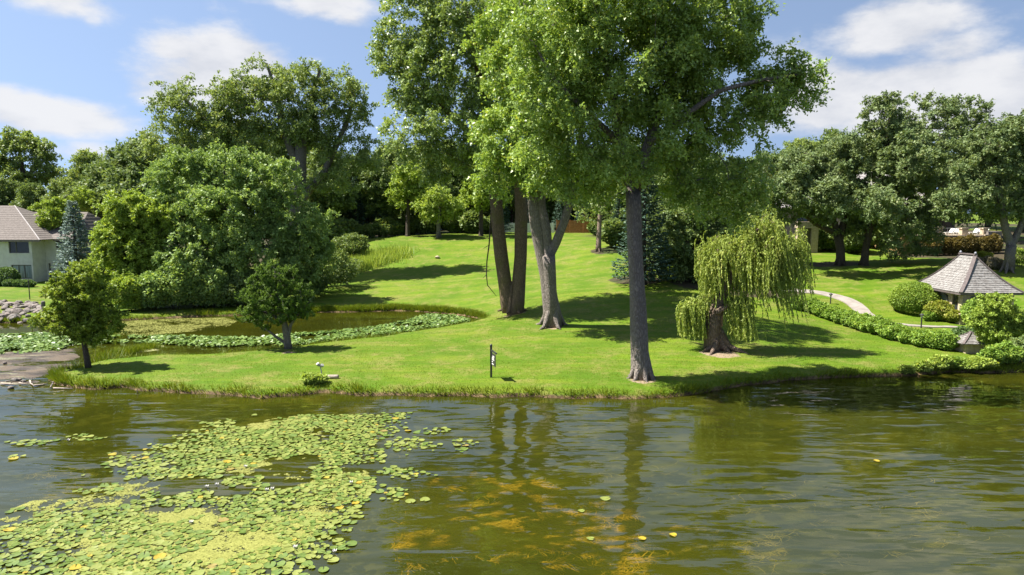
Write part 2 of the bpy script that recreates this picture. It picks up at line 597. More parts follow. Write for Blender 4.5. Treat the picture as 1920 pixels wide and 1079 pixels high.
dry = t.math('MULTIPLY', t.smooth(t.noise(pos, 0.5, 6.0, 0.7), 0.46, 0.62), t.smooth(n2, 0.35, 0.65, 0.2, 0.95))
stripe = t.noise(t.mapping(pos, (0.035, 0.85, 0.1), rot=(0, 0, -0.10)), 1.0, 2.0, 0.5)
g = t.mix(t.smooth(stripe, 0.44, 0.56, 0.0, 0.42), g, (0.062, 0.118, 0.006))
g = t.mix(t.smooth(t.noise(pos, 0.16, 4.0, 0.6), 0.46, 0.62, 0, 0.7), g, (0.062, 0.125, 0.005))
g = t.mix(dry, g, (0.195, 0.180, 0.05))
g = t.mix(t.smooth(n3, 0.3, 0.7, 0.0, 0.5), g, (0.038, 0.085, 0.004))
soil = t.mix(t.smooth(n2, 0.3, 0.7), (0.035, 0.03, 0.018), (0.075, 0.06, 0.035))
soil = t.mix(t.smooth(n1, 0.5, 0.62, 0, 0.6), soil, (0.04, 0.07, 0.015))
sf = t.smooth(t.math('ADD', zs.outputs[0], t.math('MULTIPLY', t.math('SUBTRACT', n2, 0.5), 0.8)), 0.3, 0.6)
c = t.mix(sf, g, soil)
rf = t.smooth(t.math('ADD', zs.outputs[2], t.math('MULTIPLY', t.math('SUBTRACT', n2, 0.5), 1.2)), 0.35, 0.7)
c = t.mix(rf, c, (0.25, 0.19, 0.13))
earth = t.mix(t.smooth(n2, 0.35, 0.65), (0.045, 0.03, 0.016), (0.17, 0.115, 0.06))
bf = t.smooth(t.math('ADD', zs.outputs[1], t.math('MULTIPLY', t.math('SUBTRACT', n2, 0.5), 0.1)), 0.53, 0.60, 1.0, 0.0)
c = t.mix(bf, c, earth)
bed = t.mix(t.smooth(n1, 0.35, 0.65), (0.062, 0.064, 0.014), (0.105, 0.095, 0.022))
c = t.mix(t.smooth(zs.outputs[1], 0.05, 0.42, 1.0, 0.0), c, bed)
bh = t.math('ADD', t.math('MULTIPLY', n3, 0.6), n2)
t.l.new(principled(t, c, 0.8, t.bump(bh, 0.55, 0.06), 0.12), out.inputs[0])
M['ground'] = m
go = link('ground', me, m)
tag(go, 'mown green lawn and rising ground round the pond', 'ground', kind='structure')

# ------------------------------------------------------------------ water
m, t, out = mat_new('lake_water')
geo = t.new('ShaderNodeNewGeometry')
pos = geo.outputs['Position']
sp = t.new('ShaderNodeSeparateXYZ')
t.put(sp.inputs[0], pos)
w1 = t.noise(t.mapping(pos, (0.5, 1.9, 1), rot=(0, 0, 0.10)), 1.0, 2.0, 0.4, dist=0.3)
w2 = t.noise(t.mapping(pos, (0.95, 2.6, 1), rot=(0, 0, -0.16)), 1.1, 1.0, 0.4, dist=0.4)
w3 = t.noise(t.mapping(pos, (0.2, 0.55, 1)), 1.0, 2.0, 0.5)
amp = t.math('MULTIPLY', t.smooth(w3, 0.36, 0.60, 0.18, 1.0), t.smooth(sp.outputs[1], 36.0, 46.0, 1.0, 0.12))
hgt = t.math('MULTIPLY', t.math('ADD', t.math('MULTIPLY', w1, 1.0), t.math('MULTIPLY', w2, 0.38)), amp)
nrmw = t.bump(hgt, 1.0, 0.045)
fr = t.new('ShaderNodeFresnel')
fr.inputs[0].default_value = 1.8
t.put(fr.inputs['Normal'], nrmw)
gl = t.new('ShaderNodeBsdfGlossy')
gl.inputs['Roughness'].default_value = 0.03
t.put(gl.inputs['Normal'], nrmw)
df = t.new('ShaderNodeBsdfDiffuse')
murk = t.noise(t.mapping(pos, (0.5, 1.0, 1)), 0.35, 3.0, 0.55)
t.put(df.inputs[0], t.mix(t.smooth(murk, 0.35, 0.65), (0.074, 0.086, 0.010), (0.108, 0.116, 0.010)))
tp = t.new('ShaderNodeBsdfTransparent')
tp.inputs[0].default_value = (0.78, 0.76, 0.42, 1)
mu = t.new('ShaderNodeMixShader')
mu.inputs[0].default_value = 0.70
t.l.new(df.outputs[0], mu.inputs[1])
t.l.new(tp.outputs[0], mu.inputs[2])
mx = t.new('ShaderNodeMixShader')
t.l.new(fr.outputs[0], mx.inputs[0])
t.l.new(mu.outputs[0], mx.inputs[1])
t.l.new(gl.outputs[0], mx.inputs[2])
t.l.new(mx.outputs[0], out.inputs[0])
M['water'] = m
b = MB().add([(-880, -290, 0), (880, -290, 0), (880, 75, 0), (-880, 75, 0)], [(0, 1, 2, 3)])
tag(b.build('lake_water', m), 'olive green rippled lake and pond water', 'water', kind='structure')

# ------------------------------------------------------------------ foliage and tree builders


def leaf_quads(P, axis, normal, length, width, fold=0.22):
    """P (N,3) bases; one folded leaf each"""
    a = nrm(axis)
    s = nrm(np.cross(normal, a))
    n = np.cross(a, s)
    L = np.asarray(length).reshape(-1, 1)
    Wd = np.asarray(width).reshape(-1, 1)
    mid = P + a * L * 0.48
    v = np.stack([P, mid + s * Wd + n * Wd * fold, P + a * L, mid - s * Wd + n * Wd * fold], 1)
    return v.reshape(-1, 3)


def leaf_tris(P, axis, normal, size, w=0.42):
    a = nrm(axis)
    s_ = nrm(np.cross(normal, a))
    L = np.asarray(size).reshape(-1, 1)
    v = np.stack([P - s_ * L * w, P + s_ * L * w, P + a * L * 1.05], 1)
    return v.reshape(-1, 3)


def sprays(A, rc, K, Lf, size, r, droop=0.15, centre=None, up=0.35, flat=0.75, spread=0.13):
    """leaves on K twigs round every attractor A; returns quads and tints"""
    N = len(A)
    if centre is None:
        centre = A.mean(0)
    outw = nrm(A - centre)
    d = r.normal(size=(N, K, 3)) * np.array((1, 1, flat)) + outw[:, None, :] * 0.55 + np.array((0, 0, up))
    d = nrm(d)
    Lk = rc * (0.45 + 0.75 * r.random((N, K, 1)))
    t_ = np.sqrt(r.random((N, K, Lf, 1)))
    P = A[:, None, None, :] + d[:, :, None, :] * (Lk[:, :, None, :] * t_) + r.normal(size=(N, K, Lf, 3)) * spread * rc
    P[..., 2] -= (droop * rc * t_[..., 0] ** 2)
    P = P.reshape(-1, 3)
    n = len(P)
    dd = np.repeat(d.reshape(-1, 3), Lf, 0)
    axis = dd * 0.5 + r.normal(size=(n, 3)) * 0.65 + np.array((0, 0, -0.25))
    normal = r.normal(size=(n, 3)) * 0.75 + np.array((-0.25, -0.1, 0.45)) + dd * 0.25
    sz = size * (0.65 + 0.7 * r.random(n))
    q = leaf_tris(P, axis, normal, sz)
    ct = np.repeat(r.random(N), K * Lf)
    kt = np.repeat(r.random(N * K), Lf)
    c = np.zeros((n, 4))
    c[:, 0] = np.clip(0.35 * ct + 0.25 * kt + 0.4 * r.random(n), 0, 1)
    c[:, 1] = np.clip((r.random(n) - 0.86) * 5, 0, 1) * (0.5 + 0.5 * ct)
    c[:, 3] = 1
    return q, c


def sample_lobes(lobes, n, r, shell=0.55):
    """points in ellipsoids (centre, radii); biased to the outside"""
    vol = np.array([np.prod(l[1]) ** 0.75 for l in lobes])
    pick = r.choice(len(lobes), n, p=vol / vol.sum())
    C = np.array([l[0] for l in lobes])[pick]
    R = np.array([l[1] for l in lobes])[pick]
    u = nrm(r.normal(size=(n, 3)))
    rad = (shell + (1 - shell) * r.random((n, 1)) ** 0.7) * (0.85 + 0.25 * r.random((n, 1)))
    return C + u * R * rad


def px_lobes(lobes, Y):
    out = []
    for l in lobes:
        cx, cy, rx, ry = l[:4]
        yy = Y + (l[4] if len(l) > 4 else 0)
        k = yy / F
        out.append((px(cx, cy, yy), np.array((rx * k, 0.5 * (rx + ry) * k if len(l) < 6 else l[5], ry * k))))
    return out


def grow(trunks, A, r, tip=0.012, step=0.7, wander=0.10):
    """trunks: list of (points, radii), the later ones may start on an earlier one. Returns chains of points + radii"""
    pos, par, fixed, depth = [], [], [], []
    for pts, rad in trunks:
        pts = [np.array(p, float) for p in pts]
        prev = -1
        if pos:
            dd = np.linalg.norm(np.array(pos) - pts[0], axis=1)
            if dd.min() < 0.9:
                prev = int(dd.argmin())
        for i in range(len(pts)):
            if i == 0:
                pos.append(pts[0]); par.append(prev); fixed.append(rad[0]); depth.append(0 if prev < 0 else depth[prev]); prev = len(pos) - 1
                continue
            L = np.linalg.norm(pts[i] - pts[i - 1])
            k = max(1, int(L / step))
            for j in range(1, k + 1):
                f = j / k
                pos.append(pts[i - 1] + (pts[i] - pts[i - 1]) * f); par.append(prev)
                fixed.append(rad[i - 1] + (rad[i] - rad[i - 1]) * f); depth.append(depth[prev] + L / k); prev = len(pos) - 1
    nt = len(pos)
    base_n = nt
    cap = nt + len(A) * 40
    PA = np.zeros((cap, 3)); PA[:nt] = pos
    DP = np.zeros(cap); DP[:nt] = depth
    low = np.zeros(cap)
    # leave the lower bole bare
    zmin, zmax = PA[:nt, 2].min(), PA[:nt, 2].max()
    low[:nt] = np.where(PA[:nt, 2] < zmin + 0.42 * (zmax - zmin), 6.0, 0.0)
    par = list(par)
    order = np.argsort(np.min(np.linalg.norm(A[:, None, :] - PA[None, :nt, :], axis=2), axis=1))
    n = nt
    for ai in order:
        a = A[ai]
        dv = a - PA[:n]
        dist = np.linalg.norm(dv, axis=1)
        cost = dist + 0.22 * DP[:n] + low[:n] + np.maximum(0, -dv[:, 2]) * 0.35
        j = int(cost.argmin())
        p0 = PA[j].copy()
        L = dist[j]
        k = max(1, min(20, int(L / step)))
        prev = j
        sag = np.array((0, 0, 0.10 * L))
        for i in range(1, k + 1):
            f = i / k
            q = p0 + (a - p0) * f + sag * math.sin(math.pi * f) + (r.normal(size=3) * wander if i < k else 0)
            PA[n] = q; DP[n] = DP[prev] + L / k; par.append(prev); prev = n; n += 1
    PA = PA[:n]
    par = np.array(par)
    ar = np.zeros(n)
    kids = [[] for _ in range(n)]
    for i in range(n - 1, -1, -1):
        if not kids[i]:
            ar[i] += tip ** 2.2
        if par[i] >= 0:
            kids[par[i]].append(i)
            ar[par[i]] += ar[i]
    rad = ar ** (1 / 2.2)
    for i in range(base_n):
        rad[i] = fixed[i]
    for i in range(base_n, n):                      # a branch is never thicker than what carries it
        rad[i] = min(rad[i], rad[par[i]] * 0.85 if par[i] < base_n else rad[par[i]])
    chains = []
    starts = [i for i in range(n) if par[i] < 0]
    stack = [(s, None) for s in starts]
    while stack:
        s, p = stack.pop()
        ch = [] if p is None else [(PA[p], min(rad[s], rad[p]), -1 - p)]
        i = s
        while True:
            ch.append((PA[i], rad[i], i))
            if not kids[i]:
                break
            ks = sorted(kids[i], key=lambda q: -rad[q])
            main = ks[0]
            if i < base_n:
                tk = [q for q in ks if q < base_n]
                main = tk[0] if tk else ks[0]
            for q in ks:
                if q != main:
                    stack.append((q, i))
            i = main
        if len(ch) > 1:
            chains.append(ch)
    return chains


def bole_mesh(chains, base, flare=None, minr=0.0):
    """one connected mesh: every limb is stitched to a ring of the limb that carries it"""
    mb = MB()
    ring = {}
    for ch in chains:
        pts = [c[0] - base for c in ch]
        rad = [c[1] for c in ch]
        rr = max(rad)
        n = 14 if rr > 0.2 else (7 if rr > 0.08 else (5 if rr > 0.035 else 3))
        v0 = len(mb.v)
        if n == 14:
            ph = [random.random() * 6.28 for _ in range(4)]
            mb.tube(pts, rad, n, cap=True, squash=lambda i, a: 1 + .05 * math.sin(3 * a + ph[0] + i * .15) + .035 * math.sin(5 * a + ph[1] - i * .1) + .03 * math.sin(i * .9 + ph[2]))
        else:
            mb.tube(pts, rad, n, cap=True)
        for k, c in enumerate(ch):
            if c[2] >= 0:
                ring[c[2]] = v0 + k * n
        if ch[0][2] < 0 and -1 - ch[0][2] in ring:
            mb.f.append((v0, v0 + 1, ring[-1 - ch[0][2]]))
    return mb


def tree(name, label, cat, base, trunks, lobes, nA, K, Lf, rc, size, lmat, bmat, seed, droop=0.15, shell=0.5, group=None, flare=1.2, up=0.35, flat=0.75, wander=0.1, minr=0.0, roots=5, spread=0.13):
    """lobes: world ellipsoids. base: world point"""
    r = np.random.default_rng(seed)
    base = np.array(base, float)
    root = empty(name, tuple(base), label, cat, group)
    A = sample_lobes(lobes, nA, r, shell)
    gz = base[2] + 0.6
    A = A[A[:, 2] > gz]
    tks = []
    for i, (pts, rad) in enumerate(trunks):
        tks.append((pts, rad))
    ch = grow(tks, A, r, wander=wander)
    mb = bole_mesh(ch, base, minr=minr)
    # root flare: short buttresses that run out into the ground
    if roots:
        r0 = trunks[0][1][0]
        for k in range(roots):
            a = 2 * math.pi * (k + 0.5 * r.random()) / roots
            dvec = np.array((math.cos(a), math.sin(a), 0))
            v0 = len(mb.v)
            mb.f.append((v0, v0 + 1, 0))
            mb.tube([dvec * r0 * 0.25 + np.array((0, 0, r0 * 2.9)), dvec * r0 * 0.70 + np.array((0, 0, r0 * 0.9)), dvec * r0 * flare + np.array((0, 0, -0.02)), dvec * r0 * flare * 1.5 + np.array((0, 0, -0.15))],
                    [r0 * 0.28, r0 * 0.32, r0 * 0.20, r0 * 0.08], 7)
    mb.build('trunk', bmat, root, smooth=True)
    q, c = sprays(A - base, rc, K, Lf, size, r, droop, up=up, flat=flat, spread=spread)
    link('crown', fast_mesh('crown', q, 3, c), lmat, root)
    return root


def bush(name, label, cat, base, radii, n, size, lmat, seed, group=None, rough=0.12, stems=4, bmat=None, flat_top=1.0, n_sub=14):
    """leafy shrub: leaves in the outer part of an uneven dome that stands on the ground"""
    r = np.random.default_rng(seed)
    base = np.array(base, float)
    root = empty(name, tuple(base), label, cat, group)
    u = nrm(r.normal(size=(n, 3)))
    u[:, 2] = np.where(u[:, 2] < -0.7, -u[:, 2], u[:, 2])
    lump = np.zeros(n)
    for k in range(n_sub):
        c = nrm(r.normal(size=3))
        c[2] = abs(c[2])
        lump = np.maximum(lump, np.exp(-((u - c) ** 2).sum(1) / 0.18))
    R = np.array(radii, float)
    rad = (1 - rough * 1.2 + rough * 1.6 * lump) * (0.55 + 0.45 * r.random(n) ** 0.35)
    cz = R[2] * 0.42
    P = u * np.array((R[0], R[1], R[2] * 0.58)) * rad[:, None] + np.array((0, 0, cz))
    P[:, 2] = np.maximum(P[:, 2], 0.03)
    axis = u * 0.7 + r.normal(size=(n, 3)) * 0.7
    normal = u * 0.8 + r.normal(size=(n, 3)) * 0.6 + np.array((0, 0, 0.5))
    sz = size * (0.65 + 0.7 * r.random(n))
    c = np.zeros((n, 4)); c[:, 3] = 1
    c[:, 0] = np.clip(0.55 * r.random(n) + 0.45 * lump, 0, 1)
    c[:, 1] = np.clip((r.random(n) - 0.85) * 5, 0, 1)
    link('foliage', fast_mesh('foliage', leaf_quads(P, axis, normal, sz, sz * 0.42), 4, c), lmat, root)
    mb = MB()
    for k in range(stems):
        a = 2 * math.pi * r.random()
        e = np.array((math.cos(a) * R[0] * 0.5, math.sin(a) * R[1] * 0.5, R[2] * 0.75))
        mb.tube([(e[0] * 0.12, e[1] * 0.12, -0.05), e * 0.5, e], [0.03, 0.022, 0.008], 5)
    mb.build('stems', bmat or M['barkdark'], root, smooth=True)
    return root


def spruce(name, label, base, height, radius, lmat, seed, nb=260, nl=26, size=0.22, group=None, bare=0.06, narrow=0.9):
    r = np.random.default_rng(seed)
    base = np.array(base, float)
    root = empty(name, tuple(base), label, 'tree', group)
    mb = MB()
    mb.tube([(0, 0, -0.2), (0, 0, height * 0.5), (0, 0, height * 0.97)], [radius * 0.09 + 0.06, radius * 0.05 + 0.03, 0.02], 8)
    P, AX, NO, CT = [], [], [], []
    for k in range(nb):
        f = bare + (0.98 - bare) * (k + r.random()) / nb
        a = k * 2.39996 + r.normal() * 0.25
        L = radius * (1 - f) ** narrow * (0.8 + 0.3 * r.random()) + 0.15
        o = np.array((0, 0, f * height))
        d = np.array((math.cos(a), math.sin(a), 0.12 - 0.35 * (1 - f)))
        if r.random() < 0.5:
            mb.tube([o, o + d * L * 0.9], [0.02 + 0.012 * L, 0.006], 3)
        m_ = max(6, int(nl * (0.3 + L / radius)))
        t_ = np.sqrt(r.random(m_))
        side = np.array((-d[1], d[0], 0))
        w = (r.random(m_) * 2 - 1) * L * 0.30 * (1.05 - t_)
        p = o + d * (t_ * L)[:, None] + side * w[:, None]
        p[:, 2] += 0.20 * L * t_ ** 2 - 0.12 * np.abs(w) - 0.08 * r.random(m_)
        P.append(p)
        ax = d * 0.8 + side * np.sign(w)[:, None] * 0.55 + r.normal(size=(m_, 3)) * 0.25
        AX.append(ax)
        NO.append(np.array((0, 0, 1.0)) + r.normal(size=(m_, 3)) * 0.5)
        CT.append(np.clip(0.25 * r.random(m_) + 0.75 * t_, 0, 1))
    P, AX, NO, CT = map(np.concatenate, (P, AX, NO, CT))
    sz = size * (0.7 + 0.6 * r.random(len(P)))
    c = np.zeros((len(P), 4)); c[:, 3] = 1
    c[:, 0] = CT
    mb.build('trunk', M['barkdark'], root, smooth=True)
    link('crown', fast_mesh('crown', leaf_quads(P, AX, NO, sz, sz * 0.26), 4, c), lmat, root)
    return root


def W3(lst, Y):
    """picture points [(x, y, width_px[, dY])] -> world points and radii"""
    pts, rad = [], []
    for q in lst:
        yy = Y + (q[3] if len(q) > 3 else 0)
        pts.append(px(q[0], q[1], yy))
        rad.append(q[2] * 0.5 * yy / F)
    return pts, rad


# ------------------------------------------------------------------ the tall trees on the peninsula
YA = 35.3
bA = px(1203, 707, YA)
tA = [W3([(1203, 710, 40), (1200, 660, 34), (1196, 560, 30), (1190, 460, 28), (1188, 390, 28), (1186, 355, 27)], YA),
      W3([(1186, 355, 26), (1178, 320, 22), (1165, 270, 18), (1150, 190, 15), (1130, 90, 12), (1115, -20, 9), (1110, -110, 5)], YA),
      W3([(1187, 360, 26), (1200, 320, 22), (1215, 270, 18), (1240, 200, 15), (1265, 110, 12), (1280, 0, 9), (1285, -90, 5)], YA),
      W3([(1215, 270, 14, -0.1), (1280, 220, 11, -1), (1350, 170, 9, -1.5), (1430, 150, 7, -1.5), (1500, 140, 4, -1.5)], YA),
      W3([(1165, 270, 13, 0.1), (1100, 210, 10, -1), (1040, 150, 7, -2), (1000, 80, 4, -2)], YA)]
lA = px_lobes([(1140, -20, 130, 140), (1270, -30, 120, 130), (1060, 60, 110, 110, -1), (1180, 110, 150, 120), (1310, 90, 120, 110), (1020, 170, 70, 80, -1), (1110, 230, 90, 80, -1),
               (1240, 230, 90, 80, 1), (1375, 40, 55, 70), (1350, 180, 80, 70), (1440, 170, 55, 60, -1), (1505, 145, 42, 36, -1), (1465, 110, 28, 28, -1), (1420, 240, 42, 45, -1),
               (1310, 290, 50, 70, 1), (1375, 290, 36, 80, 0), (1270, 320, 34, 55, 1), (1070, 310, 60, 55, 0), (1130, 320, 45, 50, 1), (1010, 280, 60, 60, -0.5), (1385, 375, 18, 50, 1), (1320, 355, 28, 60, 2), (1285, 370, 16, 45, 0), (1352, 385, 14, 45, 0.5), (1415, 340, 16, 50, 0), (1215, 300, 40, 34, -2.2), (1160, 300, 34, 36, -2), (1290, 205, 60, 40, -2.5), (1255, 260, 30, 34, -2)], YA)
tree('cottonwood_tree', 'tall cottonwood with a single grey trunk nearest the lake edge', 'tree', bA, tA, lA, 1000, 11, 17, 0.74, 0.14, M['cotton'], M['bark'], 11, droop=0.45, up=0.1, shell=0.45, roots=8, flare=1.12)

YB = 49.2
bB = px(1035, 609, YB)
tB = [W3([(1036, 612, 38), (1034, 580, 31), (1026, 520, 27), (1012, 450, 26), (1004, 400, 25), (1000, 350, 23), (995, 250, 20), (990, 120, 14), (985, 0, 7)], YB),
      W3([(1036, 606, 14, -0.2), (1034, 575, 22, -0.3), (1031, 520, 24, -0.3), (1028, 480, 25, -0.3)], YB),
      W3([(1028, 480, 18, -0.3), (1024, 430, 18, -0.3), (1014, 385, 16, -0.2), (1020, 300, 13), (1040, 180, 9), (1050, 60, 5)], YB),
      W3([(1028, 482, 18, -0.3), (1042, 455, 17, -0.4), (1058, 415, 16, -0.5), (1070, 370, 15, -0.5), (1085, 280, 12), (1100, 160, 7)], YB)]
lB = px_lobes([(960, 250, 75, 75, -2), (1010, 150, 100, 110, -1), (960, 90, 80, 90), (1080, 250, 70, 90), (1000, 320, 60, 35, -1), (935, 310, 45, 45, -2), (1040, 20, 110, 90), (1080, 340, 50, 45)], YB)
tree('cottonwood_tree', 'cottonwood forking low into two grey limbs, middle of the lawn', 'tree', bB, tB, lB, 460, 10, 16, 0.90, 0.185, M['cotton'], M['bark'], 12, droop=0.3, up=0.2, flare=1.3)

YC = 56.0
bC = px(962, 581, YC)
tC = [W3([(958, 584, 36), (950, 550, 27), (940, 480, 25), (933, 420, 24), (930, 370, 24), (925, 300, 22), (910, 200, 17), (890, 90, 12), (870, -10, 6)], YC),
      W3([(966, 584, 36, -0.2), (972, 550, 26, -0.2), (977, 480, 24, -0.1), (978, 400, 23), (974, 330, 22), (960, 220, 17), (950, 100, 12), (940, -20, 6)], YC),
      W3([(925, 300, 14), (870, 240, 11), (810, 180, 9), (760, 120, 5)], YC)]
lC = px_lobes([(850, 110, 100, 100), (770, 40, 60, 70), (900, 20, 110, 100), (790, 150, 70, 70), (735, 100, 35, 40), (850, 230, 90, 70, -1), (770, 250, 50, 50, -1), (820, 300, 60, 40), (900, 300, 45, 40), (960, 130, 90, 110, 2), (790, -20, 60, 50)], YC)
rC = tree('cottonwood_tree', 'twin-trunk cottonwood with brown patches, beside the pond inlet', 'tree', bC, tC, lC, 600, 10, 16, 0.92, 0.20, M['cotton2'], M['barkbrown'], 13, droop=0.35, up=0.15, flare=1.1)
mb = MB()
pts = [px(x, y, YC) - bC for x, y in ((933, 392), (921, 400), (919, 430), (917, 460), (913, 490), (912, 515), (914, 535), (922, 545), (931, 556))]
mb.tube(pts, [.10, .08, .06, .06, .055, .05, .04, .03, .015], 6)
mb.tube([pts[5], pts[5] + np.array((-.3, 0, -.35))], [.03, .01], 4)
mb.tube([pts[3], pts[3] + np.array((-.5, 0, -.3))], [.03, .01], 4)
tag(mb.build('hanging_branch', M['barkdark'], rC, smooth=True), 'dead branch hanging beside the left trunk')
mb = MB()
mb.tube([px(x, y, YC - .25) - bC for x, y in ((928, 366), (922, 372))], [.26, .2], 8)
mb.build('branch_stub', M['barkbrown'], rC, smooth=True)

# ------------------------------------------------------------------ willow
YW = 42.2
bW = px(1345, 653, YW)
rW = empty('willow_tree', tuple(bW), 'weeping willow with a torn trunk and hanging yellow-green strands', 'tree')
rr = np.random.default_rng(21)
tW = [W3([(1338, 658, 36), (1336, 630, 32), (1338, 600, 28), (1350, 560, 24), (1368, 520, 18), (1392, 470, 12), (1420, 430, 6)], YW),
      W3([(1350, 560, 20), (1352, 530, 22), (1345, 500, 15), (1340, 470, 8)], YW),
      W3([(1338, 605, 14), (1318, 580, 9), (1300, 565, 5)], YW),
      W3([(1345, 585, 14), (1368, 572, 9), (1385, 565, 5)], YW - .5)]
top = px_lobes([(1425, 422, 46, 26), (1390, 440, 36, 22), (1350, 455, 26, 20), (1335, 485, 14, 30), (1445, 450, 50, 30), (1465, 445, 34, 30), (1345, 480, 28, 34), (1400, 480, 60, 30), (1450, 490, 40, 26), (1485, 470, 20, 26, 0)], YW)
AW = np.vstack([sample_lobes(top, 215, rr, 0.6), sample_lobes(px_lobes([(1297, 568, 26, 8)], YW), 14, rr), sample_lobes(px_lobes([(1385, 566, 20, 9, -.6)], YW), 12, rr)])
chW = grow(tW, AW, rr, wander=0.06, step=0.5)
mb = bole_mesh(chW, bW)
for (ex, ey, w) in ((1405, 665, .17), (1370, 662, .2), (1318, 660, .16), (1330, 668, .13)):
    e = gpx(ex, ey, ground(*gpx(ex, ey, .62)[:2]) + .03) - bW
    mb.f.append((len(mb.v), len(mb.v) + 1, 0))
    mb.tube([(0, 0, 1.1), e * 0.35 + np.array((0, 0, .25)), e * 0.7 + np.array((0, 0, .08)), e], [.32, w * 1.3, w * 0.8, .03], 8)
mb.build('trunk', M['barkwillow'], rW, smooth=True)
mb = MB()
for k in range(9):
    a = -math.pi * (0.15 + 0.7 * rr.random())
    p = np.array((math.cos(a) * .34 - .1, math.sin(a) * .34, 1.35 + .8 * rr.random()))
    mb.tube([p, p + np.array((rr.normal() * .08, -.04, .3 + .35 * rr.random()))], [.075, .015], 5)
mb.build('torn_wood', M['torn'], rW)
P, AX, CT = [], [], []
strands = MB()
for i, a in enumerate(AW):
    lower = i >= 215
    cl = rr.random()
    if not lower and rr.random() < .22:
        continue
    sway = rr.normal(size=2) * .12 + np.array((.10, 0))
    for s in range(12 if not lower else 13):
        p = a + rr.normal(size=3) * (0.25 if not lower else .15)
        z_end = bW[2] + (0.7 + 2.0 * rr.random()) if not lower else bW[2] + .55 + .4 * rr.random()
        L = min(p[2] - z_end, (0.45 + (2.4 + (1.2 if a[0] > bW[0] + 3.2 else 0)) * cl ** 1.6) * (.55 + .75 * rr.random()) if not lower else 3)
        if L < 0.2:
            continue
        a_ = rr.random() * 6.28
        o = np.array((math.cos(a_), math.sin(a_), 0)) * (0.2 + 0.35 * rr.random())
        k = int(L / 0.042)
        t_ = np.linspace(0, 1, k)
        arch = np.minimum(1, t_ * L / 0.5)
        q = p + o * np.sqrt(arch)[:, None] + np.array((0, 0, 1.0)) * (0.18 * np.sin(arch * 2.2) - t_ * L)[:, None]
        q += np.array((math.sin(a_ * 3), math.cos(a_ * 5), 0)) * (0.06 * np.sin(t_ * 5 + a_))[:, None]
        q[:, :2] += sway * (t_ ** 1.5)[:, None] * L
        P.append(q)
        ax = np.tile((0, 0, -1.0), (k, 1)) + rr.normal(size=(k, 3)) * 0.35
        ax[:, :2] += o[:2] * 1.2 * (1 - arch)[:, None]
        AX.append(ax)
        CT.append(np.full(k, rr.random()))
P, AX, CT = map(np.concatenate, (P, AX, CT))
n = len(P)
c = np.zeros((n, 4)); c[:, 3] = 1
c[:, 0] = np.clip(0.6 * CT + 0.4 * rr.random(n), 0, 1)
c[:, 1] = np.clip((CT - .8) * 4, 0, 1) * rr.random(n)
sz = 0.13 * (0.7 + 0.6 * rr.random(n))
link('crown', fast_mesh('crown', leaf_tris(P - bW, AX, rr.normal(size=(n, 3)) + np.array((0, -.3, .3)), sz, 0.27), 3, c), M['willow'], rW)

# ------------------------------------------------------------------ small tree and pine by the pond
YS = 37.9
bS = px(166, 694, YS)
tree('young_maple_tree', 'slim young maple with yellow-green crown at the grassy tip', 'tree', bS,
     [W3([(167, 697, 13), (163, 670, 11), (157, 640, 9), (152, 600, 8), (150, 550, 5), (150, 500, 3)], YS)],
     px_lobes([(150, 520, 36, 34), (128, 565, 44, 40), (175, 560, 46, 40), (105, 600, 40, 24), (150, 600, 60, 34), (195, 605, 36, 26), (165, 632, 40, 10)], YS),
     240, 7, 24, 0.36, 0.115, M['young'], M['barkdark'], 31, droop=0.15, shell=0.35, roots=0)

YP = 43.2
bP = px(540, 657, YP)
rP = empty('pine_tree', tuple(bP), 'small rounded pine with bare lower branches in front of the pond', 'tree')
rr = np.random.default_rng(33)
tP = [W3([(541, 660, 16), (539, 640, 13), (534, 610, 11), (524, 570, 8), (518, 530, 5), (516, 505, 3)], YP),
      W3([(539, 636, 8), (545, 610, 6), (558, 590, 4)], YP), W3([(537, 645, 7), (515, 630, 5), (497, 616, 3)], YP), W3([(534, 610, 7), (510, 590, 5), (480, 580, 3)], YP)]
AP = sample_lobes(px_lobes([(517, 520, 40, 28), (500, 555, 50, 34), (540, 560, 46, 34), (480, 588, 36, 28), (560, 585, 32, 24), (520, 590, 60, 24), (497, 612, 30, 14)], YP), 330, rr, 0.45)
chP = grow(tP, AP, rr, step=0.4, wander=0.04)
bole_mesh(chP, bP).build('trunk', M['barkgrey'], rP, smooth=True)
K = 80
nP = len(AP)
P = np.repeat(AP - bP, K * 3, 0)
tw = nrm(rr.normal(size=(nP, 3, 3)) * np.array((1, 1, .5)) + np.array((0, 0, .9)))
tw = np.repeat(tw.reshape(-1, 3), K, 0)
tt = rr.random((len(P), 1))
P = P + tw * tt * 0.42
ax = tw * 0.7 + rr.normal(size=P.shape) * 0.5
sz = 0.12 * (0.7 + 0.6 * rr.random(len(P)))
c = np.zeros((len(P), 4)); c[:, 3] = 1
c[:, 0] = np.clip(0.65 * tt[:, 0] + 0.2 * rr.random(len(P)) + .15 * np.repeat(rr.random(nP), K * 3), 0, 1)
link('crown', fast_mesh('crown', leaf_tris(P, ax, rr.normal(size=P.shape), sz, 0.19), 3, c), M['pine'], rP)

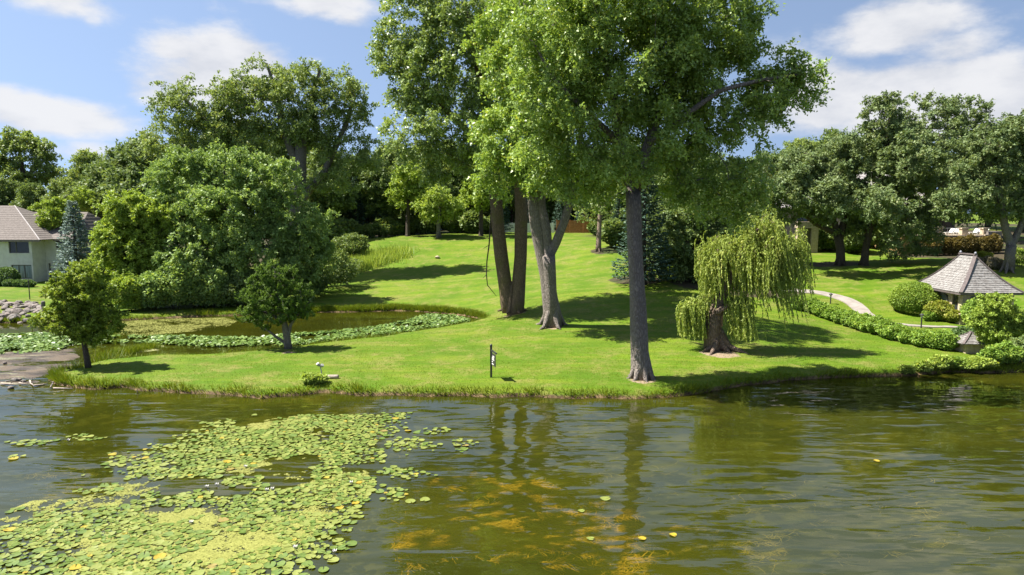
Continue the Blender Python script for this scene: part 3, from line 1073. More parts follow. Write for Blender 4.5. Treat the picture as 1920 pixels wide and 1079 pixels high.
# ------------------------------------------------------------------ big trees left of the back lawn
YD = 80.0
bD = px(548, 505, YD); bD[2] = ground(bD[0], bD[1])
tD = [W3([(548, 510, 34), (555, 400, 30), (562, 320, 24), (566, 260, 18), (585, 190, 10), (600, 130, 5)], YD),
      W3([(562, 320, 18), (530, 240, 13), (520, 180, 8), (500, 120, 4)], YD), W3([(555, 400, 18), (480, 300, 14), (400, 240, 9), (340, 180, 5)], YD),
      W3([(555, 390, 16), (610, 320, 12), (650, 230, 8), (670, 160, 4)], YD)]
lD = px_lobes([(350, 200, 62, 52), (310, 260, 46, 36), (400, 250, 60, 40), (460, 180, 52, 46), (500, 150, 46, 36), (565, 160, 56, 52), (625, 170, 46, 40), (665, 190, 34, 44), (680, 240, 22, 36), (640, 280, 50, 40), (560, 240, 60, 40), (470, 260, 60, 36), (430, 215, 56, 44), (520, 205, 56, 44), (600, 230, 56, 44), (690, 290, 26, 36), (625, 335, 45, 30), (380, 300, 70, 30)], YD)
tree('elm_tree', 'large airy spreading tree towering over the left shrubs', 'tree', bD, tD, lD, 850, 8, 11, 0.95, 0.23, M['elm'], M['barkgrey'], 41, droop=0.2, up=0.25, shell=0.4, wander=0.2)

YE = 67.0
bE = px(440, 578, YE); bE[2] = ground(bE[0], bE[1])
tE = [W3([(440, 582, 30), (438, 520, 26), (432, 440, 18), (425, 350, 9), (420, 290, 4)], YE), W3([(438, 520, 18), (380, 450, 13), (330, 390, 6)], YE), W3([(438, 510, 18), (490, 440, 13), (530, 370, 6)], YE), W3([(440, 560, 14), (520, 500, 10), (590, 460, 5)], YE)]
lE = px_lobes([(430, 320, 80, 46), (350, 330, 62, 50), (500, 340, 66, 46), (330, 400, 80, 60), (430, 400, 90, 70, -2), (530, 410, 66, 60), (480, 470, 80, 56, -2), (565, 470, 56, 60), (370, 480, 80, 60, -3), (600, 440, 36, 40), (430, 540, 90, 36, -2), (540, 540, 46, 36)], YE)
tree('maple_tree', 'broad dense maple whose foliage fills the left bank of the pond', 'tree', bE, tE, lE, 800, 10, 16, 0.9, 0.22, M['maple'], M['barkdark'], 42, droop=0.3, up=0.3, shell=0.55)

YF = 63.5
bF = px(235, 590, YF); bF[2] = ground(bF[0], bF[1])
tree('box_elder_tree', 'bright yellow-green tree between the blue spruce and the broad maple', 'tree', bF,
     [W3([(235, 596, 20), (235, 540, 16), (230, 470, 9), (228, 390, 4)], YF)],
     px_lobes([(235, 395, 44, 34), (275, 410, 44, 40), (210, 440, 36, 36), (250, 460, 60, 46), (215, 500, 40, 40), (275, 520, 56, 40, -1), (225, 545, 50, 30)], YF),
     330, 9, 22, 0.75, 0.20, M['lime'], M['barkdark'], 43, droop=0.3, up=0.3)
YG = 62.0
for i, (x, y, w, h, lab, mt, sd) in enumerate([(330, 590, 66, 86, 'grey-green shrub drooping over the pond below the broad maple', 'maple', 44), (405, 588, 50, 70, 'leafy shrub at the pond edge just left of the small pine', 'maple', 45),
                                         (245, 594, 40, 60, 'yellowish shrub at the water behind the slim young maple', 'lime', 46), (620, 555, 60, 70, 'dark shrub on the slope behind the small pine', 'dark', 47), (660, 492, 38, 40, 'dark shrub at the top of the tall weeds', 'dark', 48), (570, 575, 60, 60, 'dark shrub in deep shade right at the pond head', 'dark', 49), (290, 592, 50, 66, 'leafy shrub overhanging the pond between the yellowish and grey-green shrubs', 'maple', 37), (368, 590, 46, 74, 'tall leafy shrub over the pond, third from the small pine', 'maple', 38), (450, 588, 56, 66, 'leafy shrub directly behind the small pine', 'dark', 39)]):
    yy = [61.3, 62.2, 59.8, 73, 88, 69, 60.6, 61.8, 63.2][i]
    p = px(x, y, yy); p[2] = ground(p[0], p[1])
    k = yy / F
    bush('bank_shrub', lab, 'shrub', p, (w * k, w * k * .8, h * k * 1.05), 8000 if i < 3 or i > 5 else 5000, 0.22, M[mt], sd, rough=.25)

# ------------------------------------------------------------------ ray to ground, ordinals


def onground(x, y, y0=24.0, y1=125.0):
    Ys = np.linspace(y0, y1, 1600)
    pts = np.array([px(x, y, q) for q in Ys])
    g_ = hfun(pts[:, 0], pts[:, 1])
    below = np.nonzero(pts[:, 2] <= g_)[0]
    p = pts[below[0]] if len(below) else pts[-1]
    return np.array((p[0], p[1], ground(p[0], p[1])))


def at_Y(x, Y):
    """foot point on the ground at picture column x, distance Y"""
    p = px(x, 450, Y)
    p[2] = ground(p[0], p[1])
    return p


ORD = ['first', 'second', 'third', 'fourth', 'fifth', 'sixth', 'seventh', 'eighth', 'ninth', 'tenth', 'eleventh', 'twelfth', 'thirteenth', 'fourteenth', 'fifteenth', 'sixteenth', 'seventeenth', 'eighteenth', 'nineteenth', 'twentieth']

# ------------------------------------------------------------------ oaks on the right
YO = 75.0
tree('oak_tree', 'dark oak with a dividing trunk left of the terrace, nearest the willow', 'tree', at_Y(1577, 76), [W3([(1577, 502, 17), (1576, 470, 16), (1572, 440, 15)], 76), W3([(1572, 440, 12), (1558, 405, 10), (1540, 350, 8), (1520, 290, 4)], 76), W3([(1574, 450, 14), (1586, 400, 11), (1600, 340, 7)], 76), W3([(1572, 440, 12), (1530, 420, 9), (1480, 380, 5)], 76)],
     px_lobes([(1500, 320, 56, 40), (1450, 340, 46, 40), (1560, 330, 50, 46), (1480, 390, 50, 30), (1550, 395, 44, 24), (1600, 380, 46, 40), (1610, 430, 40, 20), (1550, 370, 56, 34, -6), (1490, 350, 46, 34, -5)], 76), 430, 9, 15, .85, 0.22, M['oak'], M['barkdark'], 51, droop=.1, shell=.4)
tree('oak_tree', 'tall dark oak, its trunk second from the willow', 'tree', at_Y(1622, 75), [W3([(1620, 508, 15), (1623, 470, 13), (1630, 430, 13), (1645, 370, 11), (1660, 290, 10), (1670, 210, 5)], 75), W3([(1630, 430, 13), (1680, 370, 10), (1730, 320, 6)], 75)],
     px_lobes([(1655, 215, 46, 40), (1610, 270, 50, 36), (1680, 270, 60, 46), (1650, 340, 66, 46), (1720, 330, 56, 46), (1690, 400, 56, 40), (1730, 440, 36, 40), (1690, 465, 36, 22), (1640, 410, 40, 26), (1650, 380, 60, 36, -6), (1710, 300, 60, 50, -4), (1690, 440, 36, 24, -5)], 75), 540, 9, 15, .85, 0.22, M['oak'], M['barkdark'], 52, droop=.15, shell=.4)
tree('oak_tree', 'big round-topped oak standing behind the stone terrace', 'tree', at_Y(1775, 92), [W3([(1775, 470, 26), (1775, 420, 22), (1770, 350, 18), (1765, 260, 10)], 92), W3([(1772, 380, 14), (1820, 310, 10), (1840, 250, 5)], 92)],
     px_lobes([(1740, 220, 50, 36), (1800, 220, 50, 36), (1770, 270, 90, 46), (1850, 270, 50, 40), (1700, 290, 50, 40), (1800, 340, 80, 46), (1830, 310, 50, 40), (1760, 310, 60, 40), (1730, 360, 60, 36), (1830, 390, 50, 30)], 92), 420, 9, 14, 1.05, 0.27, M['oak'], M['barkdark'], 53, droop=.1, shell=.45)
tree('oak_tree', 'forked pale-trunk oak at the right edge beside the gazebo roof', 'tree', at_Y(1893, 66), [W3([(1892, 506, 19), (1893, 480, 17), (1896, 462, 17)], 66), W3([(1896, 462, 15), (1885, 430, 13), (1880, 400, 12), (1870, 340, 9), (1850, 270, 5)], 66), W3([(1896, 462, 13), (1912, 430, 11), (1925, 390, 9), (1940, 300, 5)], 66)],
     px_lobes([(1880, 270, 60, 46), (1930, 250, 56, 46), (1850, 320, 56, 40), (1920, 330, 60, 46), (1830, 370, 40, 36), (1790, 380, 36, 30), (1890, 385, 50, 26), (1960, 390, 40, 50)], 66), 420, 9, 15, .78, 0.20, M['oak'], M['barkgrey'], 54, droop=.15, shell=.4)
tree('hornbeam_tree', 'very dark dense tree behind the willow, reaching to the ground', 'tree', at_Y(1285, 66), [W3([(1285, 535, 20), (1285, 470, 15), (1290, 400, 7)], 66), W3([(1285, 490, 10), (1330, 430, 6)], 66)],
     px_lobes([(1290, 400, 46, 40), (1330, 420, 40, 40), (1255, 430, 40, 40), (1290, 460, 60, 50), (1255, 500, 40, 36), (1320, 500, 44, 36), (1370, 440, 40, 46), (1380, 500, 36, 36)], 66), 320, 9, 20, .85, 0.21, M['dark'], M['barkdark'], 55, droop=.2, shell=.55)
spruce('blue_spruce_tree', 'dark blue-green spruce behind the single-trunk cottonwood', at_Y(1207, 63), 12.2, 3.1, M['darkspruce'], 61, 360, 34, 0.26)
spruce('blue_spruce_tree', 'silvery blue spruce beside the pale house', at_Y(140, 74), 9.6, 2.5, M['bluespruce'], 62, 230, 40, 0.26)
rb = tree('bare_branched_tree', 'half-bare tree with pinkish twigs at the edge of the back lawn', 'tree', at_Y(1122, 82), [W3([(1122, 474, 11), (1123, 445, 9), (1125, 400, 7), (1120, 360, 3)], 82)],
          px_lobes([(1120, 375, 50, 30), (1100, 400, 30, 20), (1145, 395, 36, 24), (1130, 350, 30, 20)], 82), 90, 2, 9, 0.6, 0.22, M['elm'], M['barkpink'], 63, shell=.4, roots=3)
tree('birch_tree', 'light feathery tree between the house roof and the blue spruce', 'tree', at_Y(103, 82), [W3([(103, 525, 12), (103, 450, 9), (100, 380, 4)], 82)],
     px_lobes([(98, 395, 30, 26), (115, 410, 26, 30), (95, 430, 26, 30), (155, 375, 24, 20, 6), (110, 460, 24, 24)], 82), 170, 8, 20, .7, .19, M['lime'], M['barkgrey'], 64, droop=.5)
tree('ash_tree', 'far airy tree rising against the sky behind the house', 'tree', at_Y(45, 112), [W3([(45, 480, 16), (46, 380, 13), (44, 330, 9), (35, 270, 4)], 112), W3([(46, 350, 9), (70, 300, 6), (85, 270, 3)], 112)],
     px_lobes([(30, 270, 36, 24), (70, 285, 26, 28), (85, 320, 20, 20), (15, 310, 30, 26), (50, 345, 40, 26)], 112), 200, 7, 14, 1.15, .32, M['elm'], M['barkdark'], 65, shell=.3, wander=.25)
tree('pale_tree', 'small pale olive tree standing on the far edge of the lawn', 'tree', at_Y(823, 97), [W3([(822, 448, 9), (822, 420, 7), (826, 380, 4)], 97)],
     px_lobes([(825, 370, 34, 20), (800, 388, 22, 16), (848, 390, 24, 18), (825, 395, 34, 16)], 97), 80, 7, 11, 1.0, .28, M['weed'], M['barkgrey'], 66, shell=.3, roots=3)
tree('lime_tree', 'bright green small tree left of the pale olive tree', 'tree', at_Y(765, 100), [W3([(765, 450, 9), (765, 400, 7), (765, 330, 4)], 100)],
     px_lobes([(770, 335, 32, 26), (755, 365, 24, 24), (785, 365, 24, 26)], 100), 70, 7, 12, 1.2, .34, M['lime'], M['barkdark'], 67, shell=.4, roots=3)
tree('lime_tree', 'bright green slim tree between the twin trunks and the pale olive tree', 'tree', at_Y(902, 99), [W3([(902, 450, 9), (902, 400, 7), (905, 320, 4)], 99)],
     px_lobes([(905, 330, 30, 30), (895, 365, 26, 26), (925, 360, 24, 30)], 99), 70, 7, 12, 1.2, .34, M['lime'], M['barkdark'], 68, shell=.4, roots=3)

# ------------------------------------------------------------------ woods behind: two kinds copied with their parts


def proto(name, lmat, seed, h, lobes, nA, size, rc):
    r = [(np.array((0, 0, 0.0)), )]
    tr_ = [([np.array((0, 0, -.3)), np.array((.1, 0, h * .35)), np.array((.2, .1, h * .7)), np.array((.2, .1, h * .92))], [h * .022, h * .017, h * .010, .04])]
    lb = [(np.array((x * h, y * h, z * h)), np.array((a * h, a * h, b * h))) for x, y, z, a, b in lobes]
    return tree(name, 'x', 'tree', (0, 0, 0), tr_, lb, int(nA * 1.4), 8, 18, rc * .85, size * .78, lmat, M['barkdark'], seed, shell=.5, roots=0)


pr_round = proto('woodland_tree', M['dark'], 71, 16.0, [(0, 0, .8, .2, .16), (.15, .05, .62, .2, .16), (-.16, -.05, .6, .2, .16), (0, -.15, .5, .22, .16), (.05, .15, .5, .2, .15), (-.1, -.1, .34, .2, .12), (.14, -.08, .32, .18, .12)], 190, 0.42, 1.7)
pr_tall = proto('woodland_tree', M['elm'], 72, 18.0, [(0, 0, .85, .14, .12), (.1, .05, .7, .16, .13), (-.12, -.05, .68, .16, .13), (.05, -.12, .55, .17, .13), (-.05, .1, .5, .16, .12), (.12, 0, .42, .13, .1), (-.12, 0, .4, .13, .1)], 180, 0.42, 1.7)
pr_con = spruce('woodland_spruce', 'x', (0, 0, 0), 15.0, 3.2, M['darkspruce'], 73, 240, 26, 0.42)
BACK = [  # column, distance, top row, kind
    ('L', -60, 104, 300, 0), ('L', 5, 106, 335, 0), ('L', 65, 104, 345, 0), ('L', 125, 100, 335, 1), ('L', 178, 112, 283, 1), ('L', 215, 98, 300, 0), ('L', 268, 94, 268, 0), ('L', 150, 92, 350, 1), ('L', 300, 100, 255, 0),
    ('C', 640, 108, 300, 0), ('C', 690, 106, 285, 0), ('C', 735, 112, 265, 1), ('C', 790, 110, 275, 0), ('C', 850, 112, 262, 1), ('C', 905, 114, 285, 0), ('C', 960, 118, 290, 1), ('C', 1010, 121, 300, 0), ('C', 1065, 119, 290, 1), ('C', 1120, 114, 290, 0),
    ('R', 1150, 100, 275, 1), ('R', 1180, 104, 260, 0), ('R', 1240, 92, 285, 0), ('R', 1300, 100, 270, 1), ('R', 1345, 94, 290, 0), ('R', 1400, 90, 300, 0), ('R', 1425, 108, 285, 0), ('R', 1470, 104, 285, 0), ('R', 1490, 112, 262, 1), ('R', 1550, 114, 245, 0), ('R', 1640, 112, 245, 1), ('R', 1850, 112, 235, 0), ('R', 1915, 104, 222, 0), ('R', 1990, 96, 240, 1)]
WORDS = {'L': 'beyond the pale house and left shrubs', 'C': 'behind the back lawn', 'R': 'behind the willow and oaks'}
GRP = {'L': 'trees behind the house', 'C': 'woods behind the back lawn', 'R': 'woods behind the oaks'}
cnt = {'L': 0, 'C': 0, 'R': 0}
r = np.random.default_rng(77)
first = {0: True, 1: True}
BACK += [('L', 400, 104, 235, 0), ('L', 475, 106, 225, 1), ('L', 555, 104, 240, 0), ('L', 605, 100, 275, 0)]
BACK.sort(key=lambda q: (q[0], q[1]))
for (sec, x, Y, top_, kd) in BACK:
    p = at_Y(x, Y)
    hh = px(x, top_, Y)[2] - p[2]
    src = (pr_round, pr_tall)[kd]
    s = hh / (16.0 * .98 if kd == 0 else 18.0 * .99)
    ws = s * (0.95 + .25 * r.random())
    lab = '%s tree %s, %s from the left there' % (('dark round', 'greyish airy')[kd], WORDS[sec], ORD[cnt[sec]])
    cnt[sec] += 1
    rz = r.random() * 6.28
    if first[kd]:
        first[kd] = False
        o = src
        o.location = tuple(p); o.rotation_euler = (0, 0, rz); o.scale = (ws, ws, s); o['label'] = lab
    else:
        o = copy_tree(src, tuple(p), rz, (ws, ws, s), lab)
    o['group'] = GRP[sec]
CON = [(668, 103, 330), (712, 104, 340), (938, 104, 330), (1055, 112, 330), (1092, 110, 345), (985, 110, 345), (1160, 96, 350)]
for i, (x, Y, top_) in enumerate(CON):
    p = at_Y(x, Y)
    s = (px(x, top_, Y)[2] - p[2]) / 15.0
    lab = 'dark conifer at the wood edge behind the lawn, %s from the left' % ORD[[0, 1, 2, 4, 5, 3, 6][i]]
    if i == 0:
        o = pr_con
        o.location = tuple(p); o.scale = (s, s, s); o['label'] = lab
    else:
        o = copy_tree(pr_con, tuple(p), i * 1.3, s, lab)
    o['group'] = 'conifers at the wood edge'
pr_b = bush('woodland_shrub', 'x', 'shrub', (0, 0, 0), (2.2, 1.8, 2.6), 4200, 0.34, M['dark'], 78, rough=.25)
UND = [(690, 101), (725, 103), (760, 106), (800, 106), (858, 106), (890, 104), (925, 108), (1128, 100), (1150, 92), (1168, 84), (640, 99), (1235, 78), (1270, 76), (1325, 76), (1360, 75), (1410, 80), (1440, 84), (1545, 86), (1605, 84), (1645, 88)]
UND += [(x_, 122 + 3 * math.sin(x_)) for x_ in range(650, 1230, 48)] + [(x_, 116) for x_ in range(1250, 1720, 75)]
UND.sort()
for i, (x, Y) in enumerate(UND):
    p = at_Y(x, Y)
    sc = (0.75 + .5 * r.random()) * (1.9 if Y > 115 else 1)
    lab = 'dark undergrowth shrub at the shaded wood edge, ' + (ORD[i] + ' from the left' if i < 20 else ORD[len(UND) - 1 - i] + ' from the right' if len(UND) - 1 - i < 20 else 'about the middle, counted %d' % (i + 1))
    if i == 0:
        o = pr_b
        o.location = tuple(p); o.scale = (sc * 1.2, sc, sc); o['label'] = lab
    else:
        o = copy_tree(pr_b, tuple(p), r.random() * 6, (sc * 1.2, sc, sc), lab)
    o['group'] = 'undergrowth at the wood edge'

# ------------------------------------------------------------------ plain materials for built things
M['stucco'] = simple_mat('cream_stucco', (0.66, 0.64, 0.58), (0.56, 0.54, 0.48), 2.0, .85, .3, 40)
M['shingle'] = simple_mat('brown_shingle_roof', (0.20, 0.175, 0.16), (0.125, 0.108, 0.098), 6.0, .9, .4, 30, .15, (1, 1, 2))
M['glass'] = simple_mat('window_glass', (0.03, 0.035, 0.04), (0.02, 0.022, 0.025), 1.0, .08, 0, 1, .6)
M['curtain'] = simple_mat('curtained_glass', (0.30, 0.36, 0.36), (0.12, 0.15, 0.16), 2.5, .15, 0, 1, .5, (3, 3, .3))
M['frame'] = simple_mat('dark_window_frame', (0.12, 0.115, 0.10), None, 3, .6)
M['whitepaint'] = simple_mat('white_paint', (0.74, 0.72, 0.69), (0.64, 0.62, 0.58), 4, .6)
M['fascia'] = simple_mat('roof_edge', (0.20, 0.165, 0.14), None, 3, .7)
M['shake'] = simple_mat('grey_cedar_shake', (0.26, 0.25, 0.24), (0.145, 0.132, 0.124), 5.0, .85, .5, 25, .15)
M['shakedark'] = simple_mat('dark_hip_cap', (0.135, 0.11, 0.105), (0.085, 0.07, 0.068), 5.0, .8, .4, 25)
M['stone'] = simple_mat('tan_stone', (0.52, 0.43, 0.31), (0.36, 0.29, 0.21), 5.0, .85, .6, 18)
M['stonegrey'] = simple_mat('grey_stone', (0.225, 0.20, 0.18), (0.14, 0.125, 0.11), 4.0, .85, .6, 18)
M['stonepink'] = simple_mat('pinkish_stone', (0.225, 0.185, 0.165), (0.15, 0.125, 0.11), 4.0, .85, .6, 18)
M['concrete'] = simple_mat('pale_path_concrete', (0.29, 0.255, 0.225), (0.21, 0.185, 0.16), 1.5, .85, .3, 30)
M['blackmetal'] = simple_mat('black_metal', (0.02, 0.02, 0.022), (0.03, 0.03, 0.032), 5, .45, 0, 1, .5)
M['greymetal'] = simple_mat('weathered_grey_metal', (0.36, 0.36, 0.40), (0.22, 0.22, 0.25), 9, .5, .2, 40)
M['driftwood'] = simple_mat('weathered_driftwood', (0.44, 0.38, 0.32), (0.24, 0.19, 0.155), 5, .85, .6, 18, .2, (1, 6, 6))
M['cedar'] = simple_mat('orange_cedar_boards', (0.48, 0.20, 0.09), (0.30, 0.12, 0.05), 4, .8, .3, 20)
M['rail'] = simple_mat('pale_railing', (0.50, 0.50, 0.46), None, 4, .5)
M['umberwall'] = simple_mat('ochre_wall', (0.42, 0.28, 0.12), (0.32, 0.21, 0.09), 3, .85, .3, 20)
M['palesroof'] = simple_mat('pale_slate_roof', (0.36, 0.33, 0.325), (0.27, 0.25, 0.245), 4, .8, .4, 20)
M['mud'] = None


def wall(mb, w, h, th, openings):
    """wall in the xz plane from 0..w, 0..h, outer face at y = 0, real openings (x0, x1, z0, z1) with reveals"""
    xs = sorted({0.0, w, *[o[0] for o in openings], *[o[1] for o in openings]})
    zs = sorted({0.0, h, *[o[2] for o in openings], *[o[3] for o in openings]})

    def hole(i, j):
        if i < 0 or j < 0 or i >= len(xs) - 1 or j >= len(zs) - 1:
            return False
        cx, cz = (xs[i] + xs[i + 1]) / 2, (zs[j] + zs[j + 1]) / 2
        return any(o[0] < cx < o[1] and o[2] < cz < o[3] for o in openings)
    for i in range(len(xs) - 1):
        for j in range(len(zs) - 1):
            a, b_, c_, d_ = xs[i], xs[i + 1], zs[j], zs[j + 1]
            if not hole(i, j):
                mb.add([(a, 0, c_), (b_, 0, c_), (b_, 0, d_), (a, 0, d_)], [(0, 1, 2, 3)])
                mb.add([(a, th, c_), (b_, th, c_), (b_, th, d_), (a, th, d_)], [(3, 2, 1, 0)])
                for (ii, jj, q) in ((i - 1, j, ((a, 0, c_), (a, 0, d_), (a, th, d_), (a, th, c_))), (i + 1, j, ((b_, 0, d_), (b_, 0, c_), (b_, th, c_), (b_, th, d_))),
                                    (i, j - 1, ((b_, 0, c_), (a, 0, c_), (a, th, c_), (b_, th, c_))), (i, j + 1, ((a, 0, d_), (b_, 0, d_), (b_, th, d_), (a, th, d_)))):
                    if hole(ii, jj) or ii in (-1, len(xs) - 1) or jj in (-1, len(zs) - 1):
                        mb.add(q, [(0, 1, 2, 3)])
    return mb


def shift(mb, dx_, dy_, dz_):
    mb.v = [(a + dx_, b + dy_, c + dz_) for a, b, c in mb.v]
    return mb


def hip(mb, x0, x1, y0, y1, z0, rise, ridge_axis='x', ridge=None, flare=0.0, over=0.0):
    """hip roof solid; ridge = (a, b) range along the axis"""
    cx, cy = (x0 + x1) / 2, (y0 + y1) / 2
    if ridge_axis == 'x':
        a, b_ = ridge or (x0 + (y1 - y0) / 2, x1 - (y1 - y0) / 2)
        T = [(a, cy, z0 + rise), (b_, cy, z0 + rise)]
        vs = [(x0, y0, z0), (x1, y0, z0), (x1, y1, z0), (x0, y1, z0), *T]
        mb.add(vs, [(0, 1, 5, 4), (1, 2, 5), (2, 3, 4, 5), (3, 0, 4), (3, 2, 1, 0)])
    return mb


# ------------------------------------------------------------------ house on the left
hz = 1.15
hY = 77.0
hx = lambda c: px(c, 500, hY)[0]
zat = lambda row, Y=hY: px(0, row, Y)[2]
ze = zat(450)
hb = (hx(30), hY, hz)
house = empty('pale_house', hb, 'two-storey cream house with brown hip roof at the left edge', 'house')
loc = lambda mb: shift(mb, -hb[0], -hb[1], -hb[2])
xa, xb, xc = hx(-190), hx(62), hx(120)
Wd = xb - xa
win = [(hx(19) - xa, hx(57) - xa, zat(475) - hz, zat(453) - hz), (hx(21) - xa, hx(59) - xa, zat(523) - hz, zat(497) - hz), (hx(-90) - xa, hx(-40) - xa, zat(475) - hz, zat(453) - hz), (hx(-90) - xa, hx(-40) - xa, zat(523) - hz, zat(497) - hz)]
b = shift(wall(MB(), Wd, ze - hz, .3, win), xa, hY, hz)
b.box(xb - .3, xb - .002, hY + .3, hY + 2.2, hz, ze)
loc(b).build('wall', M['stucco'], house)
win2 = [(hx(83) - xb, hx(112) - xb, zat(467) - hz, zat(453) - hz), (hx(84) - xb, hx(116) - xb, zat(518) - hz, zat(496) - hz), (hx(66) - xb, hx(70.5) - xb, 0.02, zat(496) - hz)]
b = shift(wall(MB(), xc - xb, ze - hz, .3, win2), xb, hY + 2.2, hz)
b.box(xb, xc, hY + 2.195, hY + 2.17 + .01, hz + 2.45, hz + 2.55)
loc(b).build('wall', M['stucco'], house)


def window(parent, x0, x1, z0, z1, y, mull, gm, org):
    f = MB()
    w = .09
    for (a, b_, c_, d_) in ((x0, x1, z0, z0 + w), (x0, x1, z1 - w, z1), (x0, x0 + w, z0 + w, z1 - w), (x1 - w, x1, z0 + w, z1 - w)):
        f.box(a, b_, y - .02, y + .08, c_, d_)
    edges = [x0 + w] + [x0 + (x1 - x0) * q for q in mull] + [x1 - w]
    for q in edges[1:-1]:
        f.box(q - .05, q + .05, y - .015, y + .075, z0 + w, z1 - w)
    fr = shift(f, -org[0], -org[1], -org[2]).build('window', M['frame'], parent)
    for a, b_ in zip(edges[:-1], edges[1:]):
        shift(MB().box(a + .02, b_ - .02, y + .03, y + .045, z0 + w, z1 - w), -org[0], -org[1], -org[2]).build('pane', gm, fr)
    shift(MB().box(x0 - .06, x1 + .06, y - .17, y - .03, z0 - .1, z0 - .01), -org[0], -org[1], -org[2]).build('sill', M['stucco'], fr)


for i, (a, b_, c_, d_) in enumerate(win):
    window(house, xa + a, xa + b_, hz + c_, hz + d_, hY + .12, (.33,) if i % 2 == 0 else (.33, .62), M['glass'] if i % 2 == 0 else M['curtain'], hb)
for (a, b_, c_, d_) in win2[:2]:
    window(house, xb + a, xb + b_, hz + c_, hz + d_, hY + 2.32, (.42,), M['glass'], hb)
loc(MB().box(xb + win2[2][0] + .02, xb + win2[2][1] - .02, hY + 2.3, hY + 2.36, hz + .02, zat(497))).build('door', M['frame'], house)
# roofs: lower layers of shingles give each slope its courses


def slope(mb, p0, p1, q1, q0, rows, th=.05):
    """courses of shingles from eave p0-p1 up to q0-q1 (q0 above p0), each row a thin overlapping slab"""
    p0, p1, q0, q1 = (np.array(v, float) for v in (p0, p1, q0, q1))
    nn = np.cross(p1 - p0, q0 - p0)
    nn /= np.linalg.norm(nn)
    if nn[2] < 0:
        nn = -nn
    for k in range(rows):
        f0, f1 = k / rows, min(1, (k + 1.12) / rows)
        a, b_, c_, d_ = p0 + (q0 - p0) * f0, p1 + (q1 - p1) * f0, p1 + (q1 - p1) * f1, p0 + (q0 - p0) * f1
        lo = nn * th
        hi = nn * 0.006
        vs = [a + lo, b_ + lo, c_ + hi, d_ + hi, a - nn * .01, b_ - nn * .01, c_ - nn * .01, d_ - nn * .01]
        mb.add(vs, [(0, 1, 2, 3), (4, 5, 1, 0), (5, 6, 2, 1), (7, 4, 0, 3), (7, 6, 5, 4)])
    return mb


xr0, xr1 = hx(-210), hx(85)
ze2 = ze + .01
apx = px(-45, 386, hY + 5.4)
b = MB()
f0, f1 = (xr0, hY - .6, ze2), (xr1, hY - .6, ze2)
r0, r1 = np.array((hx(-95), hY + 5.4, apx[2])), np.array((hx(-20) - .5, hY + 5.4, apx[2]))
k0, k1 = (xr0, hY + 11.4, ze2), (xr1, hY + 11.4, ze2)
slope(b, f0, f1, r1, r0, 18, .03)
slope(b, f1, k1, r1, r1, 18, .03)
slope(b, k1, k0, r0, r1, 6, .03)
slope(b, k0, f0, r0, r0, 6, .03)
loc(b).build('roof', M['shingle'], house)
loc(MB().tube([f1, r1], [.07, .07], 6)).build('hip_cap', M['palesroof'], house)
zr = px(40, 398, hY + 6)[2]
b = MB()
g0, g1 = (hx(30), hY + 1.65, ze2 - .004), (hx(126), hY + 1.65, ze2 - .004)
s0, s1 = (hx(-30), hY + 8.2, zr), (hx(88), hY + 8.2, zr)
slope(b, g0, g1, s1, s0, 16, .03)
slope(b, (g1[0], g1[1] + 13, g1[2]), (g0[0], g0[1] + 13, g0[2]), s0, s1, 6, .03)
slope(b, g1, (g1[0], g1[1] + 13, g1[2]), s1, s1, 8, .03)
loc(b).build('roof', M['shingle'], house)
b = MB().box(xr0, xr1, hY - .62, hY - .55, ze - .2, ze + .005)
b.box(xr0 + .05, xr1 - .05, hY - .55, hY + 2.3, ze - .03, ze - .005)
b.box(xr1 + .01, g1[0], hY + 1.58, hY + 1.66, ze - .2, ze - .005)
loc(b).build('eaves', M['fascia'], house)
for c_ in (45, 58, 70):
    q = px(c_, 403, hY + 7.6)
    loc(MB().box(q[0] - .22, q[0] + .22, q[1] - .25, q[1] + .15, q[2] - .2, q[2] + .16)).build('roof_vent', M['shakedark'], house)
bush('round_bush', 'dark clipped bush at the foot of the pale house', 'bush', at_Y(6, 74.5), (1.3, 1.2, 2.0), 6000, .13, M['darkbush'], 81, rough=.05)
for i, c_ in enumerate((-14, 12, 30, 46)):
    bush('low_shrub', 'low clipped shrub along the house foot, %s from the left' % ORD[i], 'bush', at_Y(c_, 73.4), (.8, .6, .75), 1800, .12, M['darkbush'], 82 + i, rough=.1, group='low shrubs under the house windows')
# retaining wall, posts and rocks by the house lawn
b = MB()
pts = [px(c_, row, Yq) for c_, row, Yq in ((-160, 572, 61.0), (-60, 569, 61.8), (10, 569, 62.2), (50, 570, 61.8), (68, 574, 60.6), (70, 580, 59))]
for p, q in zip(pts[:-1], pts[1:]):
    e = (q - p) * .004
    b.add([(p[0], p[1], ground(p[0], p[1]) - .35), (q[0], q[1], ground(q[0], q[1]) - .35), q, p, (p[0] + .1, p[1] + .4, ground(p[0], p[1]) - .35), (q[0] + .1, q[1] + .4, ground(q[0], q[1]) - .35), q + (.1, .4, 0), p + (.1, .4, 0)],
          [(0, 1, 2, 3), (3, 2, 6, 7), (5, 4, 7, 6), (1, 5, 6, 2), (4, 0, 3, 7)])
rw = b.build('retaining_wall', M['stonegrey'])
tag(rw, 'low curved grey wall between the house lawn and the rocks', 'wall')
p = onground(56, 562)
rp = empty('marker_post', tuple(p), 'thin dark stake on the lawn in front of the house', 'post')
MB().tube([(0, 0, -.2), (0, 0, 1.75)], .045, 6).build('shaft', M['blackmetal'], rp)
MB().tube([(0, 0, 1.75), (0, 0, 1.8), (0, 0, 1.88)], [.07, .07, .01], 6).build('cap', M['blackmetal'], rp)
p = at_Y(72, 60)
rp = empty('wooden_bollard', tuple(p), 'short dark wooden bollard at the end of the curved wall', 'bollard')
